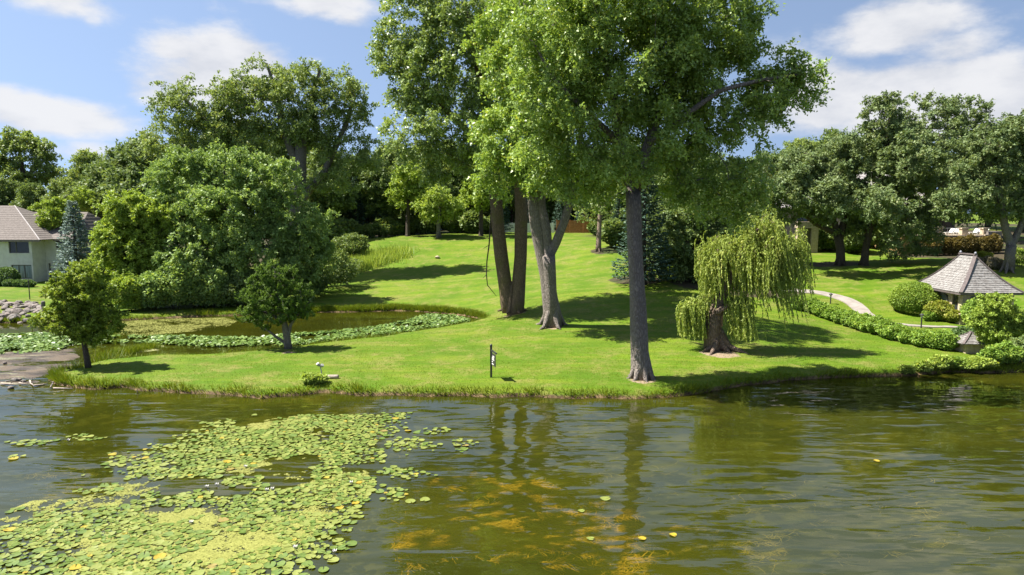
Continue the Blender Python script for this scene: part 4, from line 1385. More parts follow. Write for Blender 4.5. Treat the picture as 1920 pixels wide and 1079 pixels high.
MB().tube([(0, 0, -.3), (0, 0, .7), (0, 0, .8)], [.17, .17, .13], 9).build('shaft', M['frame'], rp)
MB().tube([(0, 0, .805), (0, 0, .84)], [.15, .1], 9).build('cap', M['stonegrey'], rp)


def rock_mesh(seed, n=2):
    import bmesh
    r = np.random.default_rng(seed)
    bm = bmesh.new()
    bmesh.ops.create_icosphere(bm, subdivisions=n, radius=1)
    dirs = nrm(r.normal(size=(9, 3)))
    lim = .62 + .3 * r.random(9)
    for v in bm.verts:
        c_ = np.array(v.co)
        for d_, l_ in zip(dirs, lim):
            k = c_ @ d_
            if k > l_:
                c_ = c_ - d_ * (k - l_)
        v.co = c_ + r.normal(size=3) * .03
    me = bpy.data.meshes.new('rock')
    bm.to_mesh(me)
    bm.free()
    return me


ROCKS = [rock_mesh(s) for s in range(6)]
for k, rm in enumerate(ROCKS):
    rm.materials.append(M['stonepink'] if k % 2 else M['stonegrey'])
r = np.random.default_rng(5)
spots = []
while len(spots) < 95:
    x, y = r.uniform(-60, 80), r.uniform(574, 606)
    p = gpx(x, y, 0.45 * (606 - y) / 32)
    if all(np.hypot(p[0] - q[0], p[1] - q[1]) > .42 for q in spots):
        spots.append(p)
for p in spots:
    s = r.uniform(.2, .36)
    o = link('shore_rock', ROCKS[r.integers(6)], loc=(p[0], p[1], max(ground(p[0], p[1]), -.1) + s * .3))
    o.scale = (s * r.uniform(.9, 1.4), s, s * r.uniform(.55, .8))
    o.rotation_euler = (r.normal() * .2, r.normal() * .2, r.random() * 6)
    tag(o, 'grey-pink stone in the heap of rocks on the shore below the house wall', 'rock', 'shore rocks below the house wall')
p = onground(22, 573)
o = link('flat_slab', rock_mesh(30), M['stonepink'], loc=(p[0], p[1], p[2] + .12))
o.scale = (.85, .4, .28)
tag(o, 'flat pinkish slab on top of the rock heap', 'rock')

# ------------------------------------------------------------------ fence behind the back lawn
p0, p1 = at_Y(940, 107), at_Y(1038, 107)
FZ = px(960, 424, 107)[2]
for (ca, cb, mt, nm, lab, hgt) in ((935, 1041, 'whitepaint', 'white_fence', 'white board fence glimpsed between the trunks behind the lawn', 1.55), (1043, 1118, 'cedar', 'cedar_fence', 'orange cedar board fence behind the lawn, right of the white one', 2.0)):
    a, b_ = at_Y(ca, 107), at_Y(cb, 107)
    z0 = min(a[2], b_[2])
    fr = empty(nm, (a[0], 107, z0), lab, 'fence')
    n = int((b_[0] - a[0]) / .15)
    mb = MB()
    for k in range(n):
        mb.box(k * .15, k * .15 + .135, 0, .025, .06, hgt + .04 * math.sin(k * 2.1))
    tag(mb.build('boards', M[mt], fr), kind='stuff')
    for k in range(0, n, 14):
        MB().box(k * .15, k * .15 + .1, .03, .13, -.5, hgt + .1).build('post', M[mt], fr)
    for zz in (.35, hgt - .3):
        MB().box(0, n * .15, .028, .07, zz, zz + .09).build('rail', M[mt], fr)

# ------------------------------------------------------------------ terrace and mansion on the right
TY = 82.0
tz = lambda row, Y=TY: px(1780, row, Y)[2]
txx = lambda c_, Y=TY: px(c_, 450, Y)[0]
tb = (txx(1760), TY, ground(txx(1760), TY))
ter = empty('stone_terrace', tb, 'raised stone terrace with pale railings and stone piers above the lawn', 'terrace')
tl = lambda mb: shift(mb, -tb[0], -tb[1], -tb[2])
zt = tz(444)
tl(MB().box(txx(1690), txx(1846), TY, TY + 6, tb[2] - 1.5, zt)).build('retaining_wall', M['umberwall'], ter)
tl(MB().box(txx(1690) - .1, txx(1846), TY - .12, TY + 6.1, zt + .003, zt + .16)).build('coping', M['stone'], ter)
for (ca, cb, ta, bt) in ((1749, 1756, 428, 482), (1844, 1849, 442, 482)):
    tl(MB().box(txx(ca), txx(cb), TY - .35, TY - .13, tb[2] - 1, tz(ta)).box(txx(ca) - .08, txx(cb) + .08, TY - .4, TY - .1, tz(ta) + .002, tz(ta) + .12)).build('pilaster', M['stone'], ter)
for (ca, cb, ta) in ((1759, 1770, 428), (1806, 1818, 430), (1846, 1855, 430)):
    tl(MB().box(txx(ca), txx(cb), TY + .3, TY + .95, zt + .17, tz(ta)).box(txx(ca) - .1, txx(cb) + .1, TY + .2, TY + 1.05, tz(ta) + .003, tz(ta) + .15)).build('pier', M['stone'], ter)
for (ca, cb) in ((1704, 1728), (1729, 1748), (1771, 1805), (1819, 1845)):
    f = MB()
    a, b_ = txx(ca), txx(cb)
    f.box(a, b_, TY + .5, TY + .56, zt + .95, zt + 1.03).box(a, b_, TY + .5, TY + .56, zt + .2, zt + .27)
    for k in range(int((b_ - a) / .6) + 1):
        f.box(a + k * .6, a + k * .6 + .04, TY + .51, TY + .55, zt + .17, zt + .95)
    tl(f).build('railing', M['rail'], ter)
# rough stone wall at the terrace end, laid from single stones (each a few px): one joined part
r = np.random.default_rng(9)
mb = MB()
x0, x1 = txx(1850), txx(1876)
z = tb[2] - .6
while z < tz(436):
    hh = r.uniform(.16, .30)
    x = x0
    while x < x1:
        w = r.uniform(.25, .6)
        j = r.uniform(0, .07)
        mb.box(x + .012, min(x + w, x1) - .012, TY - .15 - j, TY + 1.2, z + .012, z + hh - .012)
        x += w
    z += hh
tag(tl(mb).build('rubble_stones', M['stonegrey'], ter), kind='stuff')
# loungers on the terrace
def lounger(p, label, s):
    o = empty('sun_lounger', tuple(p), label, 'sun lounger', 'loungers on the stone terrace')
    f = MB()
    f.box(-.32, .32, -.95, .5, .28, .36)
    f.build('seat', M['whitepaint'], o)
    b2 = MB().add([(-.32, .5, .29), (.32, .5, .29), (.32, .5, .37), (-.32, .5, .37), (-.32, 1.05, .95), (.32, 1.05, .95), (.32, 1.0, 1.02), (-.32, 1.0, 1.02)], [(0, 1, 2, 3), (7, 6, 5, 4), (0, 4, 5, 1), (3, 2, 6, 7), (1, 5, 6, 2), (0, 3, 7, 4)])
    b2.build('backrest', M['whitepaint'], o)
    for sx in (-.28, .28):
        for sy in (-.85, .42):
            MB().box(sx - .03, sx + .03, sy - .03, sy + .03, 0, .28).build('leg', M['whitepaint'], o)
    o.rotation_euler = (0, 0, s)
    o.scale = (.8, .8, .8)
    return o
for i, c_ in enumerate((1777, 1789, 1799, 1822, 1832, 1841)):
    lounger((txx(c_, TY + 2.6), TY + 2.6, zt + .165), 'white reclined lounger on the stone terrace, %s from the left' % ORD[i], 1.15 + .25 * math.sin(i * 2.0) - 2.4)
for i in range(9):
    bush('russet_hedge_shrub', 'russet-brown hedge shrub below the terrace, %s from the left' % ORD[i], 'shrub', at_Y(1742 + i * 15.5, 80.6 - .02 * i), (.85, .7, 2.15 + .2 * math.sin(i * 1.7)), 2600, .15, M['russet'], 300 + i, rough=.12, group='russet hedge below the terrace')
# mansion, mostly hidden by the oaks
MY = 97.0
mxx = lambda c_: px(c_, 430, MY)[0]
mb0 = (mxx(1600), MY, ground(mxx(1600), MY))
man = empty('stone_mansion', mb0, 'large stone house with pale slate roof mostly hidden behind the oaks', 'house')
ml = lambda m_: shift(m_, -mb0[0], -mb0[1], -mb0[2])
ezm = px(0, 392, MY)[2]
ops = [(2.0 + k * 3.2, 3.6 + k * 3.2, 1.2, 3.0) for k in range(7)]
wl = mxx(1790) - mxx(1425)
ml(shift(wall(MB(), wl, ezm - mb0[2], .35, ops), mxx(1425), MY, mb0[2])).build('wall', M['stone'], man)
for (a, b_, c_, d_) in ops:
    window(man, mxx(1425) + a, mxx(1425) + b_, mb0[2] + c_, mb0[2] + d_, MY + .12, (.5,), M['glass'], mb0)
b = MB()
e0, e1, e2, e3 = (mxx(1415), MY - .8, ezm), (mxx(1800), MY - .8, ezm), (mxx(1800), MY + 13, ezm), (mxx(1415), MY + 13, ezm)
zr = px(0, 322, MY + 6)[2]
q0, q1 = (mxx(1415) + 6, MY + 6.1, zr), (mxx(1800) - 6, MY + 6.1, zr)
slope(b, e0, e1, q1, q0, 14, .05); slope(b, e1, e2, q1, q1, 6, .05); slope(b, e2, e3, q0, q1, 6, .05); slope(b, e3, e0, q0, q0, 10, .05)
ml(b).build('roof', M['palesroof'], man)
for c_ in (1738, 1628):
    ml(MB().box(mxx(c_) - .25, mxx(c_) + .25, MY - 3.0, MY - 2.5, mb0[2] - 1, ezm - .3).box(mxx(c_) - .35, mxx(c_) + .35, MY - 3.1, MY - 2.4, ezm - .297, ezm - .1)).build('porch_column', M['umberwall'], man)
ml(MB().box(mxx(1600), mxx(1790), MY - 3.3, MY - .82, ezm - .095, ezm + .1)).build('porch_beam', M['whitepaint'], man)
# stone gateway seen right of the willow
gY = 84.0
gp = at_Y(1522, gY)
gt = empty('stone_gateway', tuple(gp), 'square pale stone gateway with dark opening behind the willow', 'gateway')
s = gY / F
b = MB().box(-.05, 12 * s, 0, .7, -.3, 46 * s)
b.build('pier', M['stone'], gt)
MB().box(-26 * s, -14 * s, 0, .7, -.3, 46 * s).build('pier', M['stone'], gt)
MB().box(-28 * s, 13 * s, -.06, .76, 46 * s + .003, 58 * s).build('lintel', M['stone'], gt)
MB().box(-14 * s + .01, -.06, .25, .32, 0, 46 * s - .01).build('gate', M['frame'], gt)

# ------------------------------------------------------------------ path, lamps, gazebo
pp = [onground(*q) for q in ((1455, 544), (1492, 546), (1530, 549), (1565, 556), (1592, 566), (1610, 578), (1622, 590), (1640, 600), (1675, 608), (1720, 612), (1770, 614), (1830, 617), (1900, 619), (1990, 622))]
def spline(P, n):
    P = np.array(P)
    P = np.vstack([2 * P[0] - P[1], P, 2 * P[-1] - P[-2]])
    out = []
    for i in range(1, len(P) - 2):
        for t_ in np.linspace(0, 1, n, endpoint=False):
            a, b_, c_, d_ = P[i - 1], P[i], P[i + 1], P[i + 2]
            out.append(.5 * ((2 * b_) + (-a + c_) * t_ + (2 * a - 5 * b_ + 4 * c_ - d_) * t_ ** 2 + (-a + 3 * b_ - 3 * c_ + d_) * t_ ** 3))
    out.append(P[-2])
    return np.array(out)
pc = spline(pp, 8)
tg = nrm(np.gradient(pc[:, :2], axis=0))
sd_ = np.stack([-tg[:, 1], tg[:, 0]], 1)
wid = np.interp(np.arange(len(pc)), [0, 30, 50, 60, len(pc)], [.68, .68, .65, .4, .4])[:, None]
Lp, Rp = pc[:, :2] + sd_ * wid, pc[:, :2] - sd_ * wid
zl, zr_ = hfun(Lp[:, 0], Lp[:, 1]), hfun(Rp[:, 0], Rp[:, 1])
b = MB()
n = len(pc)
vs = [(*Lp[i], zl[i] + .07) for i in range(n)] + [(*Rp[i], zr_[i] + .07) for i in range(n)] + [(*Lp[i], zl[i] - .2) for i in range(n)] + [(*Rp[i], zr_[i] - .2) for i in range(n)]
fs = []
for i in range(n - 1):
    fs += [(i, n + i, n + i + 1, i + 1), (i, i + 1, 2 * n + i + 1, 2 * n + i), (n + i, 3 * n + i, 3 * n + i + 1, n + i + 1)]
b.add(vs, fs)
tag(b.build('garden_path', M['concrete']), 'curving pale concrete garden path', 'path', kind='structure')

for (c_, row, hh, lab) in ((1557, 570, .85, 'small black path light on the lawn edge near the willow'), (1727, 616, 1.05, 'small black path light between the hedge and the round bush')):
    p = onground(c_, row)
    o = empty('path_light', tuple(p), lab, 'lamp', 'path lights')
    MB().tube([(0, 0, -.2), (0, 0, hh - .22)], .05, 8).build('post', M['blackmetal'], o)
    MB().tube([(0, 0, hh - .22), (0, 0, hh - .06)], [.07, .1], 8).build('lantern', M['rail'], o)
    MB().tube([(0, 0, hh - .06), (0, 0, hh - .03), (0, 0, hh + .08)], [.17, .17, .03], 8).build('hood', M['blackmetal'], o)

gx0, gx1, gy0, gy1 = 34.4, 39.3, 52.0, 58.3
ez = px(1805, 550, 52.0)[2]
gbase = min(ground(35, 52.4), ground(38.5, 52.4), ground(35, 57.8)) - .05
go_ = (36.75, 55.1, gbase)
gaz = empty('garden_gazebo', go_, 'stone gazebo with steep flared grey shake roof', 'gazebo')
gl_ = lambda m_: shift(m_, -go_[0], -go_[1], -go_[2])
zr = px(1830, 480, 54.07)[2]
RA, RB = np.array((36.75, 54.1, zr)), np.array((36.75, 55.9, zr))


def prof(f):
    """flared roof: fraction of plan run -> fraction of height"""
    return 0.62 * f + 0.38 * f ** 2.0


def roof_face(mb, p0, p1, q1, q0, rows, tiles=True, seed=0):
    r = np.random.default_rng(seed)
    p0, p1, q0, q1 = (np.array(v, float) for v in (p0, p1, q0, q1))
    def at(f, s):
        a = p0 + (q0 - p0) * f
        b_ = p1 + (q1 - p1) * f
        v = a + (b_ - a) * s
        v[2] = p0[2] + (q0[2] - p0[2]) * prof(f)
        return v
    for k in range(rows):
        f0, f1 = k / rows, min(1.0, (k + 1.15) / rows)
        Wd_ = np.linalg.norm(at(f0, 1) - at(f0, 0))
        m_ = max(2, int(Wd_ / .22))
        cuts = np.sort(np.clip((np.arange(m_ + 1) + r.normal(size=m_ + 1) * .18) / m_, 0, 1))
        cuts[0], cuts[-1] = 0, 1
        for s0_, s1_ in zip(cuts[:-1], cuts[1:]):
            th = .028 + .022 * r.random()
            g_ = .006 / max(Wd_, .3)
            a, b_, c_, d_ = at(f0, s0_ + g_), at(f0, s1_ - g_), at(f1, s1_ - g_), at(f1, s0_ + g_)
            nn = np.cross(b_ - a, d_ - a)
            nn /= (np.linalg.norm(nn) + 1e-9)
            if nn[2] < 0:
                nn = -nn
            mb.add([a + nn * th, b_ + nn * th, c_ + nn * .008, d_ + nn * .008, a, b_, c_, d_], [(0, 1, 2, 3), (4, 5, 1, 0), (5, 6, 2, 1), (7, 4, 0, 3)])
        a, b_, c_, d_ = at(f0, 0), at(f0, 1), at(f1, 1), at(f1, 0)
        mb.add([a - (0, 0, .01), b_ - (0, 0, .01), c_ - (0, 0, .01), d_ - (0, 0, .01)], [(0, 1, 2, 3)])
    return mb


c00, c10, c11, c01 = (gx0, gy0, ez), (gx1, gy0, ez), (gx1, gy1, ez), (gx0, gy1, ez)
rf = gl_(roof_face(MB(), c00, c10, RA, RA, 15, seed=1)).build('roof', M['shake'], gaz)
tag(rf, kind='stuff')
for sdx, args in enumerate(((c01, c00, RA, RB), (c10, c11, RB, RA), (c11, c01, RB, RB))):
    tag(gl_(roof_face(MB(), *args, 15, seed=2 + sdx)).build('roof', M['shake'], gaz), kind='stuff')
for cnr, top_ in ((c00, RA), (c10, RA), (c11, RB), (c01, RB)):
    cnr = np.array(cnr)
    pts = []
    for f in np.linspace(0, 1, 9):
        v = cnr + (top_ - cnr) * f
        v[2] = ez + (zr - ez) * prof(f) + .05
        pts.append(v)
    b = MB()
    for p, q in zip(pts[:-1], pts[1:]):
        b.bar(p, q, .26, .07)
    gl_(b).build('hip_cap', M['shakedark'], gaz)
gl_(MB().bar(RA + (0, -.1, .09), RB + (0, .1, .09), .26, .09)).build('ridge_cap', M['shakedark'], gaz)
for p in (RA, RB):
    gl_(MB().tube([p + (0, 0, .1), p + (0, 0, .2), p + (0, 0, .26), p + (0, 0, .32)], [.05, .09, .08, .01], 8)).build('finial', M['greymetal'], gaz)
b = MB().box(gx0 + .02, gx1 - .02, gy0 + .02, gy0 + .1, ez - .16, ez - .015).box(gx0 + .02, gx0 + .1, gy0 + .1, gy1 - .02, ez - .16, ez - .015).box(gx1 - .1, gx1 - .02, gy0 + .1, gy1 - .02, ez - .16, ez - .015).box(gx0 + .1, gx1 - .1, gy1 - .1, gy1 - .02, ez - .16, ez - .015)
b.box(gx0 + .1, gx1 - .1, gy0 + .1, gy1 - .1, ez - .06, ez - .03)
gl_(b).build('eaves', M['shakedark'], gaz)
wx0, wx1, wy0, wy1 = gx0 + .55, gx1 - .55, gy0 + .55, gy1 - .55
wh = ez - .07 - gbase
# side wall towards the lawn: two openings, then the front
sw = MB()
LenS = wy1 - wy0
wall(sw, LenS, wh, .25, [(.5, 1.25, .15, 2.25), (1.75, 3.7, .95, 2.15)])
sw.v = [(wx0 + y_, wy0 + x_, gbase + z_) for x_, y_, z_ in sw.v]
gl_(sw).build('wall', M['stone'], gaz)
fw = MB()
wall(fw, wx1 - wx0 - .26, wh, .25, [(.35, 1.3, .15, 2.25), (1.7, 2.95, .95, 2.15)])
fw.v = [(wx0 + .255 + x_, wy0 + y_, gbase + z_) for x_, y_, z_ in fw.v]
gl_(fw).build('wall', M['stone'], gaz)
gl_(MB().box(wx1 + .001, wx1 + .2, wy0, wy1, gbase, gbase + wh)).build('wall', M['stone'], gaz)
gl_(MB().box(wx0 + .26, wx1, wy1 - .2, wy1 - .003, gbase, gbase + wh)).build('wall', M['stone'], gaz)
gl_(MB().box(wx0 + .10, wx0 + .14, wy0 + .52, wy0 + 1.23, gbase + .16, gbase + 2.24)).build('door', M['glass'], gaz)
f = MB()
pts = [(wx0 - .03, wy0 + 1.75, gbase + .95), (wx0 - .03, wy0 + 1.75, gbase + 1.8), (wx0 - .03, wy0 + 1.9, gbase + 2.08), (wx0 - .03, wy0 + 2.2, gbase + 2.16), (wx0 - .03, wy0 + 3.3, gbase + 2.16), (wx0 - .03, wy0 + 3.6, gbase + 2.08), (wx0 - .03, wy0 + 3.7, gbase + 1.8), (wx0 - .03, wy0 + 3.7, gbase + .95), (wx0 - .03, wy0 + 1.75, gbase + .95)]
for p, q in zip(pts[:-1], pts[1:]):
    f.bar(p, q, .12, .12)
fo = gl_(f).build('window', M['frame'], gaz)
gl_(MB().box(wx0 + .12, wx0 + .15, wy0 + 1.76, wy0 + 3.69, gbase + .96, gbase + 2.14)).build('pane', M['curtain'], fo)
gl_(MB().box(wx0 + .6, wx0 + 1.53, wy0 + .10, wy0 + .14, gbase + .16, gbase + 2.24)).build('pane', M['glass'], gaz)
gl_(MB().box(wx0 + 1.96, wx0 + 3.2, wy0 + .10, wy0 + .14, gbase + .96, gbase + 2.14)).build('pane', M['glass'], gaz)
gl_(MB().box(wx0 - .22, wx0 + .32, wy0 - .22, wy0 + .32, gbase - .3, gbase + .85).box(wx0 - .28, wx0 + .38, wy0 - .28, wy0 + .38, gbase + .853, gbase + .93)).build('corner_pier', M['stone'], gaz)

# small low shake-roofed pump house by the shore
q = px(1835, 646, 41.3)
qb = (q[0], q[1] + .8, ground(q[0], q[1] + .8))
pu = empty('pump_house', qb, 'tiny low shelter with pyramid shake roof among the shore plants', 'shelter')
eh = q[2] - qb[2]
MB().box(-.6, .6, -.55, .55, -.2, eh - .01).build('wall', M['stone'], pu)
aps = np.array((0, 0, eh + .62))
cs = [(-.98, -.85, eh), (.98, -.85, eh), (.98, .85, eh), (-.98, .85, eh)]
for i in range(4):
    tag(roof_face(MB(), cs[i], cs[(i + 1) % 4], aps, aps, 7, seed=20 + i).build('roof', M['shake'], pu), kind='stuff')
    b = MB()
    b.bar(np.array(cs[i]) + (0, 0, .03), np.array(cs[i]) * .45 + aps * .55 + (0, 0, -.03), .12, .05)
    b.bar(np.array(cs[i]) * .45 + aps * .55 + (0, 0, -.03), aps + (0, 0, .05), .12, .05)
    b.build('hip_cap', M['shakedark'], pu)

# ------------------------------------------------------------------ garden shrubs
bush('round_bush', 'large clipped round bush left of the gazebo', 'bush', onground(1717, 585), (2.15, 1.8, 2.55), 22000, .10, M['boxwood'], 90, rough=.05)
hp = spline([onground(*q) for q in ((1500, 582), (1530, 590), (1560, 602), (1600, 615), (1650, 630), (1700, 643), (1740, 652), (1772, 658))], 12)
seg = np.concatenate([[0], np.cumsum(np.linalg.norm(np.diff(hp[:, :2], axis=0), axis=1))])
nH = 18
hr = np.random.default_rng(91)
for i, s in enumerate(np.linspace(0, seg[-1], nH)):
    x, y = np.interp(s, seg, hp[:, 0]), np.interp(s, seg, hp[:, 1])
    x += hr.normal() * .12; y += hr.normal() * .12
    bush('hedge_shrub', 'leafy green shrub of the low path hedge, %s from the willow end' % ORD[i], 'shrub', (x, y, ground(x, y)), (.78 * hr.uniform(.8, 1.2), .7, hr.uniform(.9, 1.3)), 2800, .12, M['shrub'], 400 + i, rough=.22, group='low hedge along the garden path')
for i, (c_, row, rx, hh, mt, lab) in enumerate([(1762, 600, 1.2, 1.5, 'gold', 'golden flowering shrub under the gazebo window'), (1795, 606, .9, 1.0, 'gold', 'low golden shrub at the gazebo corner'), (1745, 602, .7, .8, 'shrub', 'small green shrub between the round bush and the golden shrub'), (1826, 612, 1.1, 2.0, 'shrub', 'upright green shrub in front of the gazebo'),
                                                 (1812, 636, .9, .9, 'darkbush', 'dark low shrub behind the tiny shelter roof'), (1850, 500, 1.2, 1.0, 'pink', 'pinkish shrub at the foot of the forked oak'), (1843, 488, 1.0, .9, 'gold', 'yellow shrub behind the gazebo ridge'), (1912, 500, 1.6, 1.9, 'lime', 'lime green shrub at the right edge under the oak'), (1868, 505, 1.0, .9, 'pink', 'second pinkish shrub right beside the forked oak trunk')]):
    bush('garden_shrub', lab, 'shrub', onground(c_, row), (rx, rx * .85, hh), 3600, .13, M[mt], 430 + i, rough=.25)
pS = onground(1878, 668)
YT = float(pS[1])
tree('shore_tree', 'light green small tree at the right shore in front of the gazebo', 'tree', pS, [W3([(1878, 670, 10), (1876, 630, 8), (1870, 590, 5), (1868, 560, 3)], YT), W3([(1876, 640, 6), (1900, 610, 4)], YT)],
     px_lobes([(1868, 570, 30, 22), (1848, 600, 28, 24), (1890, 595, 30, 26), (1870, 625, 34, 24), (1905, 630, 30, 26), (1925, 600, 22, 26), (1890, 650, 24, 14)], YT), 220, 8, 18, .36, .105, M['lime'], M['barkdark'], 95, roots=0)
SH = sorted([(1700, 700, .4, .38, 'weed'), (1732, 697, .55, .55, 'weed'), (1762, 692, .7, .75, 'weed'), (1790, 690, .7, .6, 'shrub'), (1815, 692, .8, .55, 'weed'), (1838, 690, .8, .6, 'weed'), (1862, 686, .8, 1.1, 'shrub'), (1888, 684, .9, 1.3, 'shrub'), (1914, 681, .9, 1.5, 'dark'), (1945, 682, 1.0, 1.6, 'dark')])
for i, (c_, row, rx, hh, mt) in enumerate(SH):
    bush('shore_plant', 'leafy plant on the right shore, %s from the left' % ORD[i], 'plant', onground(c_, row), (rx, rx * .8, hh), 2600, .12, M[mt], 460 + i, rough=.3, group='leafy plants along the right shore')

# ------------------------------------------------------------------ small things on the lawn
sb = onground(921, 708)
sg = empty('sign_post', tuple(sb), 'black post with a hanging dark sign board near the shore', 'sign')
MB().box(-.055, .055, -.055, .055, -.3, 1.68).build('post', M['blackmetal'], sg)
MB().box(-.07, .07, -.07, .07, 1.683, 1.72).tube([(0, 0, 1.72), (0, 0, 1.76), (0, 0, 1.80)], [.035, .06, .015], 8).build('cap', M['blackmetal'], sg)
ad = np.array((.30, -.95, 0)); ad /= np.linalg.norm(ad)
arm = MB().bar(ad * .05 + (0, 0, 1.47), ad * 1.02 + (0, 0, 1.47), .07, .07)
arm.build('arm', M['blackmetal'], sg)
nd = np.array((-ad[1], ad[0], 0))
pan = MB()
P0, P1 = ad * .14, ad * .84
pan.add([q + s * nd * .012 + (0, 0, z_) for s in (-1, 1) for q, z_ in ((P0, .72), (P1, .72), (P1, 1.36), (P0, 1.36))], [(3, 2, 1, 0), (4, 5, 6, 7), (0, 1, 5, 4), (1, 2, 6, 5), (2, 3, 7, 6), (3, 0, 4, 7)])
po = pan.build('sign_board', M['blackmetal'], sg)
for k, (a, b_, z_) in enumerate(((.1, .55, .80), (.1, .35, .92), (.1, .7, 1.04), (.15, .6, 1.13), (.3, .75, 1.22))):
    for s in (-1, 1):
        A_, B_ = ad * (.14 + .7 * a), ad * (.14 + .7 * b_)
        MB().bar(A_ + s * nd * .0155 + (0, 0, z_), B_ + s * nd * .0155 + (0, 0, z_ ), .006, .05).build('lettering', M['whitepaint'], po)
for f in (.2, .75):
    MB().tube([ad * f + (0, 0, 1.36), ad * f + (0, 0, 1.44)], .012, 5).build('hook', M['greymetal'], sg)

lb = onground(604, 704)
lp = empty('twin_spotlight', tuple(lb), 'leaning grey stake carrying two small spotlights', 'lamp')
dirv = np.array((-.17, 0, 1.0))
MB().tube([dirv * -.1, dirv * .62], [.028, .028], 7).build('stake', M['greymetal'], lp)
for (a, b_) in ((np.array((-.13, -.02, .50)), np.array((-.20, -.10, .66))), (np.array((-.04, -.02, .46)), np.array((.06, -.08, .58)))):
    MB().tube([a, a * .6 + b_ * .4, b_], [.035, .085, .095], 9).build('spotlight', M['greymetal'], lp)
    MB().tube([b_, b_ + (b_ - a) * .08], [.08, .075], 9).build('lens', M['rail'], lp)
wb = onground(622, 711)
lg = empty('weathered_log', (wb[0], wb[1], wb[2] + .1), 'short grey weathered log lying on the grass by the spotlights', 'log')
MB().tube([(-.36, .04, 0), (-.28, .03, .01), (0, 0, .0), (.3, 0, .0), (.36, 0, 0)], [.06, .095, .115, .12, .105], 12).build('bark', M['driftwood'], lg, smooth=True)
MB().tube([(.361, 0, 0), (.366, 0, 0)], [.085, .08], 12).build('cut_end', M['torn'], lg)
p = onground(820, 485)
o = link('lawn_stone', rock_mesh(31), M['stone'], loc=(p[0], p[1], p[2] + .12)); o.scale = (.34, .3, .26)
tag(o, 'tan stone alone on the back lawn', 'rock')

# ------------------------------------------------------------------ noise for scattering


def vnoise(x, y, scale, seed, octaves=3):
    out = np.zeros(np.shape(x)); amp = 1.0; tot = 0
    for o_ in range(octaves):
        g_ = np.random.default_rng(seed + o_).random((64, 64))
        u, v = np.asarray(x) * scale * 2 ** o_ + 17.3, np.asarray(y) * scale * 2 ** o_ + 5.1
        i, j = np.floor(u).astype(int), np.floor(v).astype(int)
        f, h = u - i, v - j
        f, h = f * f * (3 - 2 * f), h * h * (3 - 2 * h)
        a, b_, c_, d_ = g_[i % 64, j % 64], g_[(i + 1) % 64, j % 64], g_[i % 64, (j + 1) % 64], g_[(i + 1) % 64, (j + 1) % 64]
        out += amp * (a * (1 - f) * (1 - h) + b_ * f * (1 - h) + c_ * (1 - f) * h + d_ * f * h)
        tot += amp; amp *= .5
    return out / tot


def inpoly(x, y, P):
    P = np.array(P); ins = np.zeros(np.shape(x), bool)
    for a, b_ in zip(P, np.roll(P, -1, 0)):
        c_ = (a[1] > y) != (b_[1] > y)
        ins ^= c_ & (x < a[0] + (y - a[1]) * (b_[0] - a[0]) / (b_[1] - a[1] + 1e-12))
    return ins


def blades(x, y, z, hgt, wid, r, lean=0.35, out=None, tint=None):
    n = len(x)
    a = r.random(n) * 6.283
    s = np.stack([np.cos(a), np.sin(a), np.zeros(n)], 1) * (np.asarray(wid) / 2).reshape(-1, 1)
    b0 = np.stack([x, y, z], 1)
    ln = r.normal(size=(n, 3)) * lean
    ln[:, 2] = 0
    if out is not None:
        ln[:, :2] += out
    tip = b0 + (ln + np.array((0, 0, 1.0))) * np.asarray(hgt).reshape(-1, 1)
    v = np.stack([b0 - s, b0 + s, tip], 1).reshape(-1, 3)
    c_ = np.zeros((n, 4)); c_[:, 3] = 1
    c_[:, 0] = r.random(n) if tint is None else tint
    c_[:, 1] = np.clip((r.random(n) - .85) * 5, 0, 1)
    return v, c_


def grad_d(x, y):
    e = .05
    d0 = signed(x, y)
    g_ = np.stack([signed(x + e, y) - d0, signed(x, y + e) - d0], 1) / e
    return d0, nrm(g_)


# ------------------------------------------------------------------ grass
r = np.random.default_rng(101)
seglen = np.linalg.norm(np.diff(poly, axis=0), axis=1)
keep = (np.abs(poly[:-1, 0]) < 46) & (poly[:-1, 1] < 62)
pr = np.where(keep, seglen, 0)
nB = 52000
si = r.choice(len(seglen), nB, p=pr / pr.sum())
f = r.random(nB)
bx = poly[si] + (poly[si + 1] - poly[si]) * f[:, None] + r.normal(size=(nB, 2)) * .32
d, gd = grad_d(bx[:, 0], bx[:, 1])
ok = (d > 0.0) & (d < 0.75)
bx, d, gd = bx[ok], d[ok], gd[ok]
patch = vnoise(bx[:, 0], bx[:, 1], .8, 3)
tip_zone = sstep(-bx[:, 0], 18.5, 21.0) * (bx[:, 1] < 41)
ok = r.random(len(d)) < np.clip(patch * 2.2 - .35 + tip_zone, .12, 1)
bx, d, gd, patch, tip_zone = bx[ok], d[ok], gd[ok], patch[ok], tip_zone[ok]
hgt = (.4 + 1.3 * vnoise(bx[:, 0], bx[:, 1], 1.7, 13) + 1.1 * (vnoise(bx[:, 0], bx[:, 1], .55, 17) > .62) * r.random(len(d))) * (.10 + .18 * r.random(len(d)) * patch * 1.6 + .22 * tip_zone * r.random(len(d))) * np.where(d < .3, 1.25, .8)
v, c_ = blades(bx[:, 0], bx[:, 1], hfun(bx[:, 0], bx[:, 1], d) - .02, hgt, .035, r, .35, out=-gd * (.75 * np.exp(-d / .3))[:, None])
bankg = link('bank_grass', fast_mesh('bank_grass', v, 3, c_), M['blade'])
tag(bankg, 'long ragged grass hanging over the lake and pond banks', 'grass', kind='stuff')
